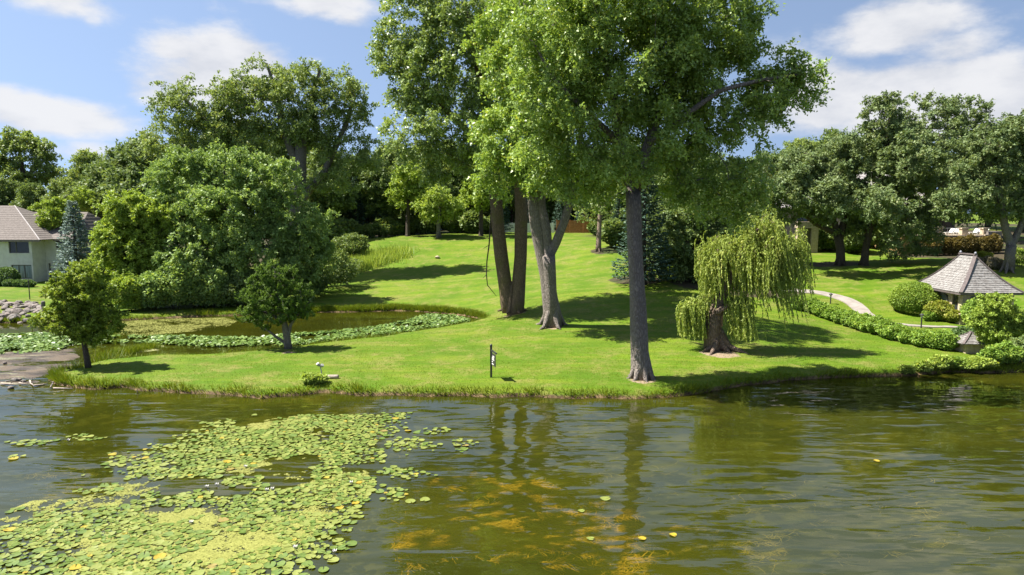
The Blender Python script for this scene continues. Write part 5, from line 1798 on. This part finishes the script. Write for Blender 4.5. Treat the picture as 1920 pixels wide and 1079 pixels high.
# mown lawn: short blades where single tufts still show
nL = 170000
lx, ly = r.uniform(-30, 34, nL), 32 + (r.random(nL) ** 1.5) * 30
ok = (np.abs(lx) < ly * .78)
lx, ly = lx[ok], ly[ok]
d = signed(lx, ly)
ok = d > .3
lx, ly, d = lx[ok], ly[ok], d[ok]
tt_ = vnoise(lx, ly, .7, 8)
v, c_ = blades(lx, ly, hfun(lx, ly, d) - .015, .035 + .05 * r.random(len(lx)) * tt_ * 1.6, .03, r, .5, tint=np.clip(tt_ * .9 + .35 * r.normal(size=len(lx)) * .4, 0, 1))
tag(link('lawn_grass', fast_mesh('lawn_grass', v, 3, c_), M['blade']), 'short mown lawn grass on the peninsula', 'grass', kind='stuff')
# tall weeds running up the slope left of the back lawn
W0, W1 = onground(640, 508), onground(742, 478)
n = 9000
f = r.random(n)
wx = W0[0] + (W1[0] - W0[0]) * f + r.normal(size=n) * 1.0
wy = W0[1] + (W1[1] - W0[1]) * f + r.normal(size=n) * 1.3
v, c_ = blades(wx, wy, hfun(wx, wy) - .05, .5 + .9 * r.random(n) * vnoise(wx, wy, .5, 4) * 1.5, .11, r, .3)
tag(link('tall_weeds', fast_mesh('tall_weeds', v, 3, c_), M['weed']), 'strip of tall pale weeds on the slope beside the back lawn', 'weeds', kind='stuff')
# weeds along the far pond bank and the patch at the spotlights
n = 14000
fx = r.uniform(520, 905, n)
far = np.array([gpx(a, np.interp(a, [440, 520, 600, 690, 740, 780, 830, 870, 895, 906], [592, 589, 586, 585, 583, 584, 588, 592, 597, 602])) for a in fx])
fx_, fy_ = far[:, 0] + r.normal(size=n) * .3, far[:, 1] + np.abs(r.normal(size=n)) * .5
d = signed(fx_, fy_)
ok = d > 0
v, c_ = blades(fx_[ok], fy_[ok], hfun(fx_[ok], fy_[ok], d[ok]) - .02, .15 + .45 * r.random(ok.sum()) * vnoise(fx_[ok], fy_[ok], .6, 6), .05, r, .3)
tag(link('pond_bank_grass', fast_mesh('pond_bank_grass', v, 3, c_), M['blade']), 'rank grass along the far bank of the pond', 'grass', kind='stuff')
q = onground(583, 722)
bush('weed_clump', 'bright green weed clump on the bank below the spotlights', 'plant', (q[0], q[1] + .3, ground(q[0], q[1] + .3)), (.75, .55, .5), 1800, .11, M['weed'], 480, rough=.3)

# ------------------------------------------------------------------ mud flat and driftwood at the left
m, t, out = mat_new('wet_mud')
geo = t.new('ShaderNodeNewGeometry')
pos = geo.outputs['Position']
a1 = t.noise(t.mapping(pos, (.5, 1.4, 1)), .9, 5.0, .6)
a2 = t.noise(t.mapping(pos, (.35, 1.6, 1)), 1.3, 4.0, .6, dist=.6)
a3 = t.noise(pos, 9.0, 3.0)
c = t.mix(t.smooth(a1, .35, .65), (0.045, 0.034, 0.023), (0.098, 0.074, 0.052))
c = t.mix(t.smooth(a2, .56, .64, 0, .75), c, (0.19, 0.185, 0.11))
t.l.new(principled(t, c, t.smooth(a1, .4, .7, 
.35, .85), t.bump(t.math('ADD', a3, a1), .6, .08), .25), out.inputs[0])
M['mud'] = m


def flat(name, pxpts, label, z, mat):
    P = refine(np.array([gpx(*q)[:2] for q in pxpts + pxpts[:1]]), .6, .12)[:-1]
    lo_, hi_ = P.min(0) - .5, P.max(0) + .5
    st = .16
    X, Y_ = np.meshgrid(np.arange(lo_[0], hi_[0], st), np.arange(lo_[1], hi_[1], st))
    dist = np.full(X.shape, 1e9)
    for a, b_ in zip(P, np.roll(P, -1, 0)):
        e = b_ - a
        t_ = np.clip(((X - a[0]) * e[0] + (Y_ - a[1]) * e[1]) / (e @ e + 1e-9), 0, 1)
        dist = np.minimum(dist, np.hypot(X - a[0] - t_ * e[0], Y_ - a[1] - t_ * e[1]))
    dist = dist * np.where(inpoly(X, Y_, P), 1, -1)
    Z = -.05 + (z + .05) * sstep(dist, -.3, .9) + (vnoise(X * .6, Y_ * 1.5, .9, 55, 4) - .5) * .22
    nY, nX = X.shape
    ids = np.arange(nX * nY).reshape(nY, nX)
    ok_ = dist > -.4
    fs = [(ids[j_, i_], ids[j_, i_ + 1], ids[j_ + 1, i_ + 1], ids[j_ + 1, i_]) for j_ in range(nY - 1) for i_ in range(nX - 1) if ok_[j_, i_] and ok_[j_ + 1, i_ + 1] and ok_[j_, i_ + 1] and ok_[j_ + 1, i_]]
    o = MB().add(np.stack([X, Y_, Z], -1).reshape(-1, 3), fs).build(name, mat, smooth=True)
    tag(o, label, 'ground', kind='structure')
    return o


flat('mud_flat', [(-260, 690), (-120, 668), (0, 664), (60, 656), (120, 652), (158, 651), (163, 664), (150, 680), (118, 696), (98, 704), (92, 716), (60, 721), (20, 723), (-60, 726), (-200, 724)], 'brown mud flat at the left shore', .035, m)
flat('algae_flat', [(178, 668), (215, 657), (262, 650), (300, 650), (296, 657), (262, 666), (240, 674), (200, 678)], 'pale algae-covered mud beside the pond', .05, simple_mat('algae_mud', (0.26, 0.27, 0.10), (0.17, 0.17, 0.07), 2.5, .8, .3, 12))
n = 2600
t_ = r.random(n)
q = np.array([gpx(200 + 88 * a_, 670 - 18 * a_) for a_ in t_])
gxx, gyy = q[:, 0] + r.normal(size=n) * .35, q[:, 1] + r.normal(size=n) * .22
v, c_ = blades(gxx, gyy, np.full(n, .02), .18 + .3 * r.random(n), .04, r, .4)
tag(link('mud_grass', fast_mesh('mud_grass', v, 3, c_), M['blade']), 'fresh green grass tufts on the pale algae mud', 'grass', kind='stuff')
STK = [((2, 719), (32, 722), .05, 'long grey driftwood stick lying flat at the left picture edge'), ((10, 716), (28, 712), .035, 'thin stick on the mud behind the long driftwood'), ((56, 714), (64, 724), .05, 'pale stub of driftwood pointing at the lake'), ((64, 723), (90, 719), .05, 'pale driftwood branch beside the grassy tip'),
       ((95, 727), (102, 717), .045, 'leaning twig at the corner of the grassy bank'), ((100, 728), (136, 729), .05, 'dark stick along the waterline under the young maple'), ((36, 718), (52, 721), .04, 'short broken stick in the middle of the driftwood'), ((256, 738), (258, 731), .03, 'white twig standing in shallow water by the bank')]
for i, (a, b_, w, lab) in enumerate(STK):
    A_, B_ = gpx(*a, .08), gpx(*b_, .08)
    if i == 7:
        A_, B_ = gpx(258, 739, -.05), gpx(258, 739, 0) + (-.05, 0, .22)
    L = np.linalg.norm(B_ - A_)
    o = empty('driftwood', tuple(A_), lab, 'driftwood', 'driftwood at the mud flat')
    mid = (B_ - A_) * .5 + r.normal(size=3) * .06 * L
    mb = MB().tube([(0, 0, 0), mid, B_ - A_], [w, w * .9, w * .4], 7)
    mb.build('stem', M['driftwood'], o, smooth=True)
    if L > .5:
        MB().tube([mid, mid + r.normal(size=3) * .15 * L + (0, 0, .12)], [w * .5, w * .2], 5).build('twig', M['driftwood'], o, smooth=True)
for k, (c_, row, s) in enumerate(((28, 713, .16), (36, 712, .12), (20, 727, .13), (9, 681, .12), (44, 715, .11))):
    p = gpx(c_, row, .06)
    o = link('mud_stone', ROCKS[k], loc=tuple(p)); o.scale = (s * 1.3, s, s * .8)
    tag(o, ('dark stone behind the driftwood sticks', 'small dark stone just right of the one behind the sticks', 'stone in the shallow water at the left', 'lone pale stone out on the mud flat', 'small stone between the driftwood pieces')[k], 'rock')

# ------------------------------------------------------------------ water lilies


def pad_mesh(seed, n=14):
    r = np.random.default_rng(seed)
    vs, fs = [(0, 0, -.004)], []
    a0, a1 = .16, 2 * math.pi - .16
    for ring, (f, z) in enumerate(((.55, 0.002), (1.0, .012))):
        for k in range(n):
            a = a0 + (a1 - a0) * k / (n - 1)
            rr_ = f * (1 + .05 * math.sin(3 * a + seed) + .03 * r.normal())
            vs.append((rr_ * math.cos(a), rr_ * math.sin(a), z * (1 + .8 * math.sin(2 * a + seed * 1.7))))
    for k in range(n - 1):
        fs.append((0, 1 + k, 2 + k))
        fs.append((1 + k, 1 + n + k, 2 + n + k, 2 + k))
    return vs, fs


PADV = [pad_mesh(s) for s in range(5)]


def pad_mat(name, c1, c2):
    m, t, out = mat_new(name)
    tc_ = t.new('ShaderNodeTexCoord')
    n_ = t.noise(tc_.outputs['Object'], 2.2, 3.0)
    oi = t.new('ShaderNodeObjectInfo')
    col = t.mix(t.math('MULTIPLY', t.math('ADD', t.smooth(n_, .35, .65), oi.outputs['Random']), .5), c1, c2)
    t.l.new(principled(t, col, .32, None, .45), out.inputs[0])
    return m


PM = {'green': pad_mat('lily_pad_green', (0.082, 0.132, 0.022), (0.150, 0.195, 0.045)), 'lime': pad_mat('lily_pad_lime', (0.155, 0.188, 0.035), (0.215, 0.235, 0.060)), 'yellow': pad_mat('lily_pad_yellow', (0.28, 0.21, 0.02), (0.36, 0.28, 0.03)), 'tan': pad_mat('lily_pad_tan', (0.22, 0.18, 0.05), (0.24, 0.18, 0.05))}
M['padstuff'] = leaf_mat('lily_pad_far', (0.082, 0.130, 0.022), (0.205, 0.228, 0.055), (0.30, 0.24, 0.035), transl=.05, rough=.4, grey=GREY1)
PMESH = {}
for kname, mt in PM.items():
    for s in range(5):
        me = bpy.data.meshes.new('lily_pad')
        me.from_pydata(PADV[s][0], [], PADV[s][1])
        me.materials.append(mt)
        me.polygons.foreach_set('use_smooth', [True] * len(me.polygons))
        PMESH[kname, s] = me
MAIN = [(395, 815), (450, 800), (520, 783), (600, 778), (700, 785), (712, 800), (690, 825), (640, 850), (640, 870), (690, 885), (700, 915), (690, 935), (640, 955), (600, 985), (590, 1005), (560, 1030), (510, 1050), (470, 1085), (120, 1085), (70, 1035), (50, 1000), (0, 1000), (0, 965), (60, 940), (150, 935), (240, 905), (300, 870), (330, 850)]
MAINW = [gpx(*q)[:2] for q in MAIN]
r = np.random.default_rng(202)
cand = []
lo, hi = np.min(MAINW, 0), np.max(MAINW, 0)
N0 = 42000
cx, cy = r.uniform(lo[0], hi[0], N0), r.uniform(lo[1], hi[1], N0)
dens = vnoise(cx, cy, .55, 21) * .8 + vnoise(cx, cy, 1.4, 25) * .5
dens = dens - .07 * sstep(-cx, 7.0, 13.0)
ok = inpoly(cx + r.normal(size=N0) * .6, cy + r.normal(size=N0) * .9, MAINW) & (dens > .525)
cand += [(a, b_, 0) for a, b_ in zip(cx[ok], cy[ok])]
CL = [(760, 888, 48, 9), (738, 925, 28, 14), (772, 834, 46, 12), (868, 836, 22, 11), (805, 808, 36, 6), (745, 780, 30, 6), (165, 822, 34, 5), (60, 830, 40, 5), (240, 862, 40, 12), (20, 858, 20, 4), (640, 1020, 24, 8), (215, 1000, 90, 18), (665, 965, 20, 6), (300, 840, 30, 6), (580, 1035, 40, 12), (120, 970, 60, 12), (680, 845, 30, 8), (60, 1055, 10, 4)]
for (a, b_, rx, ry) in CL:
    k = max(6, int(rx * ry * .16))
    for _ in range(k):
        u = r.normal(size=2) * .5
        p = gpx(a + u[0] * rx, b_ + u[1] * ry)
        cand.append((p[0], p[1], 1))
LONE = [(797, 938, 'round lily pad alone right of the small pad cluster'), (770, 941, 'lily pad alone left of the rightmost one by the brown weeds'), (1135, 936, 'bright lily pad alone over the middle of the lake'), (1090, 959, 'small bright leaf floating above the brown weeds'), (1107, 1011, 'tiny green lily leaf among the brown weeds'), (1204, 1011, 'yellow leaf floating at the right of the brown weeds'), (1262, 1004, 'yellow-green leaf at the right end of the brown weeds'), (540, 1061, 'bright lily pad alone at the bottom edge of the patch'), (1643, 865, 'yellow leaf alone on the right part of the lake')]
# keep them apart
grid, keepers = {}, []
r.shuffle(cand)
for (a, b_, fl) in cand:
    rad = .065 + .105 * r.random() ** 1.4
    gk = (int(a / .45), int(b_ / .45))
    bad = False
    for i in (-1, 0, 1):
        for j in (-1, 0, 1):
            for (qx, qy, qr) in grid.get((gk[0] + i, gk[1] + j), ()):
                if (a - qx) ** 2 + (b_ - qy) ** 2 < ((rad + qr) * .74) ** 2:
                    bad = True
    if not bad:
        grid.setdefault(gk, []).append((a, b_, rad))
        keepers.append((a, b_, rad, fl))
keepers.sort(key=lambda q: -q[2] / math.hypot(q[0], q[1], H))
keepers = [k for k in keepers if signed(np.array([k[0]]), np.array([k[1]]))[0] < -.3]
xs_ = np.array([k[0] for k in keepers])
LBL = {'green': 'green round lily pad in the %s of the floating patch', 'lime': 'pale yellow-green lily pad in the %s of the floating patch', 'yellow': 'yellow dying lily pad in the %s of the floating patch', 'tan': 'brownish withered lily pad in the %s of the floating patch'}
NIND = 290
for i, (a, b_, rad, fl) in enumerate(keepers[:NIND]):
    kname = r.choice(['green', 'lime', 'yellow', 'tan'], p=[.47, .50, .02, .01])
    o = link('lily_pad', PMESH[kname, int(r.integers(5))], loc=(a, b_, .014 + .012 * r.random()))
    o.scale = (rad, rad * r.uniform(.9, 1.0), .9)
    o.rotation_euler = (r.normal() * .06, r.normal() * .06, r.random() * 6.28)
    zone_ = ('nearest row' if b_ < 18.6 else 'front part' if b_ < 20.5 else 'middle') + (' left' if a < -8.5 else ' right' if a > -6 else ' centre')
    tag(o, LBL[kname] % zone_, 'lily pad', 'lily pads on the lake')
for (c_, row, lab) in LONE:
    p = gpx(c_, row)
    kname = 'yellow' if 'yellow' in lab else 'lime'
    o = link('lily_pad', PMESH[kname, int(r.integers(5))], loc=(p[0], p[1], .016))
    s = .17 if 'pad' in lab else .11
    o.scale = (s, s * .95, .9)
    o.rotation_euler = (0, 0, r.random() * 6)
    tag(o, lab, 'lily pad', 'lily pads on the lake')
V, C = [], []
for (a, b_, rad, fl) in keepers[NIND:]:
    vs, fs = PADV[int(r.integers(5))]
    q = np.array(vs)
    an = r.random() * 6.28
    R2 = np.array(((math.cos(an), -math.sin(an)), (math.sin(an), math.cos(an))))
    xy = q[:, :2] @ R2.T * rad + (a, b_)
    z_ = q[:, 2] * .9 + .014 + .014 * r.random()
    q = np.column_stack([xy, z_])
    n = 14
    for k in range(0, n - 1):
        V.append(q[[0, 1 + n + k, 1 + n + k + 1]])
    t1 = r.random()
    C += [(t1, 1.0 if r.random() < 0 else 0, 0, 1)] * (n - 1)
    if r.random() < .015:
        for z in range(1, n):
            C[-z] = (t1, 1.0, 0, 1)
tag(link('lily_pad_carpet', fast_mesh('lily_pad_carpet', np.concatenate(V), 3, np.array(C, float)), M['padstuff']), 'carpet of small green and yellow lily pads farther out on the lake', 'lily pads', kind='stuff')
# white lily flowers
fm = MB()
for k in range(11):
    a = k * 2.4
    f = .35 + .06 * (k % 4)
    d_ = np.array((math.cos(a), math.sin(a), 0))
    s_ = np.array((-d_[1], d_[0], 0))
    fm.add([d_ * .08, d_ * f * .6 + s_ * .13 + (0, 0, .25), d_ * f + (0, 0, .55 + .04 * (k % 3)), d_ * f * .6 - s_ * .13 + (0, 0, .25)], [(0, 1, 2, 3)])
fme = bpy.data.meshes.new('lily_flower')
fme.from_pydata(fm.v, [], fm.f)
fme.materials.append(M['whitepaint'])
for i, (c_, row) in enumerate(sorted(((627, 1038), (500, 922), (510, 920), (387, 916), (406, 912), (358, 983), (658, 908), (553, 1030), (460, 878), (128, 828)), key=lambda q: -q[1])):
    p = gpx(c_, row)
    o = link('lily_flower', fme, loc=(p[0], p[1], .02)); o.scale = (.16, .16, .16)
    tag(o, 'white water lily flower, %s counted from the %s edge of the patch' % (ORD[i], 'front'), 'flower', 'white lily flowers')
# yellow-green algae film between the pads: thousands of floating flecks
N0 = 520000
cx, cy = r.uniform(lo[0] - 2, hi[0] + .5, N0), r.uniform(lo[1], hi[1], N0)
nz = vnoise(cx * .8, cy * 1.1, .42, 31, 4)
nf = vnoise(cx, cy, 3.2, 36, 3)
ok = inpoly(cx, cy, MAINW) & (nz + (nf - .5) * .35 > .47)
cx, cy, nz, nf = cx[ok], cy[ok], nz[ok], nf[ok]
ok = r.random(len(cx)) < np.clip((nz + (nf - .5) * .5 - .47) * 4, .04, .8)
cx, cy = cx[ok][:90000], cy[ok][:90000]
n = len(cx)
a = r.random(n) * 6.28
s = .016 + .026 * r.random(n)
cen = np.stack([cx, cy, .006 + .007 * r.random(n)], 1)
v = np.stack([cen + np.stack([np.cos(a + k * 2.09) * s * 1.3, np.sin(a + k * 2.09) * s, np.zeros(n)], 1) for k in range(3)], 1).reshape(-1, 3)
c_ = np.zeros((n, 4)); c_[:, 3] = 1; c_[:, 0] = np.clip(.35 + .5 * vnoise(cx, cy, 1.2, 41) + .25 * r.normal(size=n), 0, 1)
M['algae'] = leaf_mat('algae_film', (0.15, 0.16, 0.030), (0.25, 0.255, 0.065), None, transl=.0, rough=.7, spec=.2, grey=GREY1)
tag(link('algae_film', fast_mesh('algae_film', v, 3, c_), M['algae']), 'yellow-green algae film floating between the lily pads', 'algae', kind='stuff')

# submerged weeds: drifting strands just under the surface
def strands(n, pick, name, label, dark, light, zlo, zhi, seed, wid=.02, length=(.35, 1.0), dirx=(-.25, .45)):
    r = np.random.default_rng(seed)
    V, C = [], []
    k = 5
    P = pick(n, r)
    n = len(P)
    a = dirx[0] + r.normal(size=n) * dirx[1]
    flow = vnoise(P[:, 0], P[:, 1], .5, seed) * 3 - 1.5
    L = length[0] + (length[1] - length[0]) * r.random(n)
    z = zlo + (zhi - zlo) * r.random(n) ** .6
    cur = np.column_stack([P[:, :2], z])
    ct = np.clip(.25 + .6 * vnoise(P[:, 0], P[:, 1], .9, seed + 2) + .25 * r.normal(size=n), 0, 1)
    ang = a + flow * .5
    prev = cur
    for j in range(k):
        ang = ang + r.normal(size=n) * .35
        d_ = np.stack([np.cos(ang), np.sin(ang), r.normal(size=n) * .03], 1) * (L / k)[:, None]
        nx_ = prev + d_
        nx_[:, 2] = np.clip(nx_[:, 2], -.35, -.004)
        s_ = np.stack([-np.sin(ang), np.cos(ang), np.zeros(n)], 1) * (wid * (1 - .12 * j))
        V.append(np.stack([prev - s_, prev + s_, nx_ + s_ * .8, nx_ - s_ * .8], 1).reshape(-1, 3))
        cc = np.zeros((n, 4)); cc[:, 0] = np.clip(ct + .15 * r.normal(size=n), 0, 1); cc[:, 3] = 1
        C.append(cc)
        prev = nx_
    mt = leaf_mat(name + '_strand', dark, light, None, transl=.1, rough=.6, grey=GREY1)
    return tag(link(name, fast_mesh(name, np.concatenate(V), 4, np.concatenate(C)), mt), label, 'water weed', kind='stuff')


WP = [gpx(*q)[:2] for q in ((770, 905), (850, 880), (930, 905), (1000, 900), (1080, 930), (1150, 930), (1200, 970), (1270, 985), (1310, 1010), (1300, 1040), (1260, 1085), (1100, 1100), (900, 1060), (800, 1085), (740, 1050), (730, 1000), (760, 960))]


def pickw(n, r):
    lo_, hi_ = np.min(WP, 0), np.max(WP, 0)
    P = np.column_stack([r.uniform(lo_[0], hi_[0], n * 4), r.uniform(lo_[1], hi_[1], n * 4)])
    q = vnoise(P[:, 0] * .6, P[:, 1] * 1.3, .8, 51, 3)
    return P[inpoly(P[:, 0], P[:, 1], WP) & (q + (vnoise(P[:, 0], P[:, 1] * 2, 2.2, 57, 2) - .5) * 1.0 > .445)][:n]


strands(8000, pickw, 'brown_water_weed', 'mass of golden-brown water weed drifting under the surface', (0.20, 0.12, 0.022), (0.78, 0.47, 0.11), -.10, -.006, 61, .02, (.25, .75))


def picks(n, r):
    lst = []
    for (a, b_, rx, ry, w) in ((1270, 1010, 50, 18, 3), (1400, 1030, 120, 25, 2), (1600, 1010, 160, 30, 1.6), (130, 900, 120, 22, 2), (60, 930, 60, 20, 1.5), (1200, 900, 120, 40, 1), (1500, 940, 200, 40, 1.5), (1750, 960, 140, 50, 1), (700, 830, 60, 25, 1), (1230, 1060, 100, 20, 1)):
        for _ in range(int(n * w / 16)):
            u = r.normal(size=2) * .55
            lst.append(gpx(a + rx * u[0], b_ + ry * u[1])[:2])
    return np.array(lst)


strands(2600, picks, 'scattered_water_weed', 'thin scattered wisps of pale water weed just under the surface', (0.26, 0.18, 0.06), (0.55, 0.44, 0.16), -.05, -.006, 62, .009, (.25, .8))

# ------------------------------------------------------------------ pond lilies: a dense band of raised leaves, too small to pick apart
BAND = [(-100, 640), (0, 632), (60, 628), (130, 625), (200, 632), (300, 632), (400, 634), (470, 636), (560, 628), (640, 622), (700, 616), (760, 604), (800, 592), (850, 594), (884, 602), (870, 607), (820, 615), (760, 624), (700, 632), (620, 641), (560, 648), (470, 650), (400, 652), (340, 648), (230, 644), (130, 648), (110, 660), (40, 664), (-100, 668)]
BW = [gpx(*q)[:2] for q in BAND]
lo2, hi2 = np.min(BW, 0), np.max(BW, 0)
r = np.random.default_rng(303)
N0 = 40000
cx, cy = r.uniform(lo2[0], hi2[0], N0), r.uniform(lo2[1], hi2[1], N0)
ok = inpoly(cx, cy, BW) & (vnoise(cx, cy, .5, 71) > .34)
cx, cy = cx[ok], cy[ok]
d = signed(cx, cy)
ok = d < -.25
cx, cy = cx[ok], cy[ok]
n = len(cx)
rad = .085 + .085 * r.random(n)
tilt = nrm(np.stack([r.normal(size=n) * .35, r.normal(size=n) * .35, np.ones(n)], 1))
a = r.random(n) * 6.28
ax = np.stack([np.cos(a), np.sin(a), np.zeros(n)], 1)
ax = nrm(ax - tilt * (ax * tilt).sum(1, keepdims=True))
ay = np.cross(tilt, ax)
cen = np.stack([cx, cy, .03 + .16 * r.random(n) ** 1.5], 1)
v = np.stack([cen + (ax * math.cos(k * math.pi / 3) + ay * math.sin(k * math.pi / 3)) * rad[:, None] + tilt * (.03 * (k % 2)) for k in range(6)], 1).reshape(-1, 3)
c_ = np.zeros((n, 4)); c_[:, 3] = 1; c_[:, 0] = r.random(n)
M['lotus'] = leaf_mat('pond_lily_leaf', (0.045, 0.095, 0.012), (0.15, 0.22, 0.045), None, transl=.15, rough=.45, spec=.3, grey=GREY1)
tag(link('pond_lily_band', fast_mesh('pond_lily_band', v, 6, c_), M['lotus']), 'dense band of raised lily leaves across the pond', 'lily leaves', kind='stuff')
# pale scum on the far water of the pond
N0 = 160000
SCW = [gpx(*q)[:2] for q in ((200, 606), (260, 601), (330, 598), (420, 596), (445, 602), (430, 612), (360, 622), (270, 630), (215, 626))]
lo3, hi3 = np.min(SCW, 0), np.max(SCW, 0)
cx, cy = r.uniform(lo3[0], hi3[0], N0), r.uniform(lo3[1], hi3[1], N0)
ok = inpoly(cx, cy, SCW) & (vnoise(cx, cy * 1.4, .4, 81, 4) + (vnoise(cx, cy, 2.5, 86, 3) - .5) * .6 + .12 * r.normal(size=N0) > .52)
cx, cy = cx[ok][:9500], cy[ok][:9500]
n = len(cx)
a = r.random(n) * 6.28
s = .025 + .04 * r.random(n)
cen = np.stack([cx, cy, .006 + .006 * r.random(n)], 1)
v = np.stack([cen + np.stack([np.cos(a + k * 2.09) * s * 1.3, np.sin(a + k * 2.09) * s, np.zeros(n)], 1) for k in range(3)], 1).reshape(-1, 3)
c_ = np.zeros((n, 4)); c_[:, 3] = 1; c_[:, 0] = r.random(n)
tag(link('pond_scum', fast_mesh('pond_scum', v, 3, c_), M['algae']), 'pale algae scum floating on the shaded side of the pond', 'algae', kind='stuff')
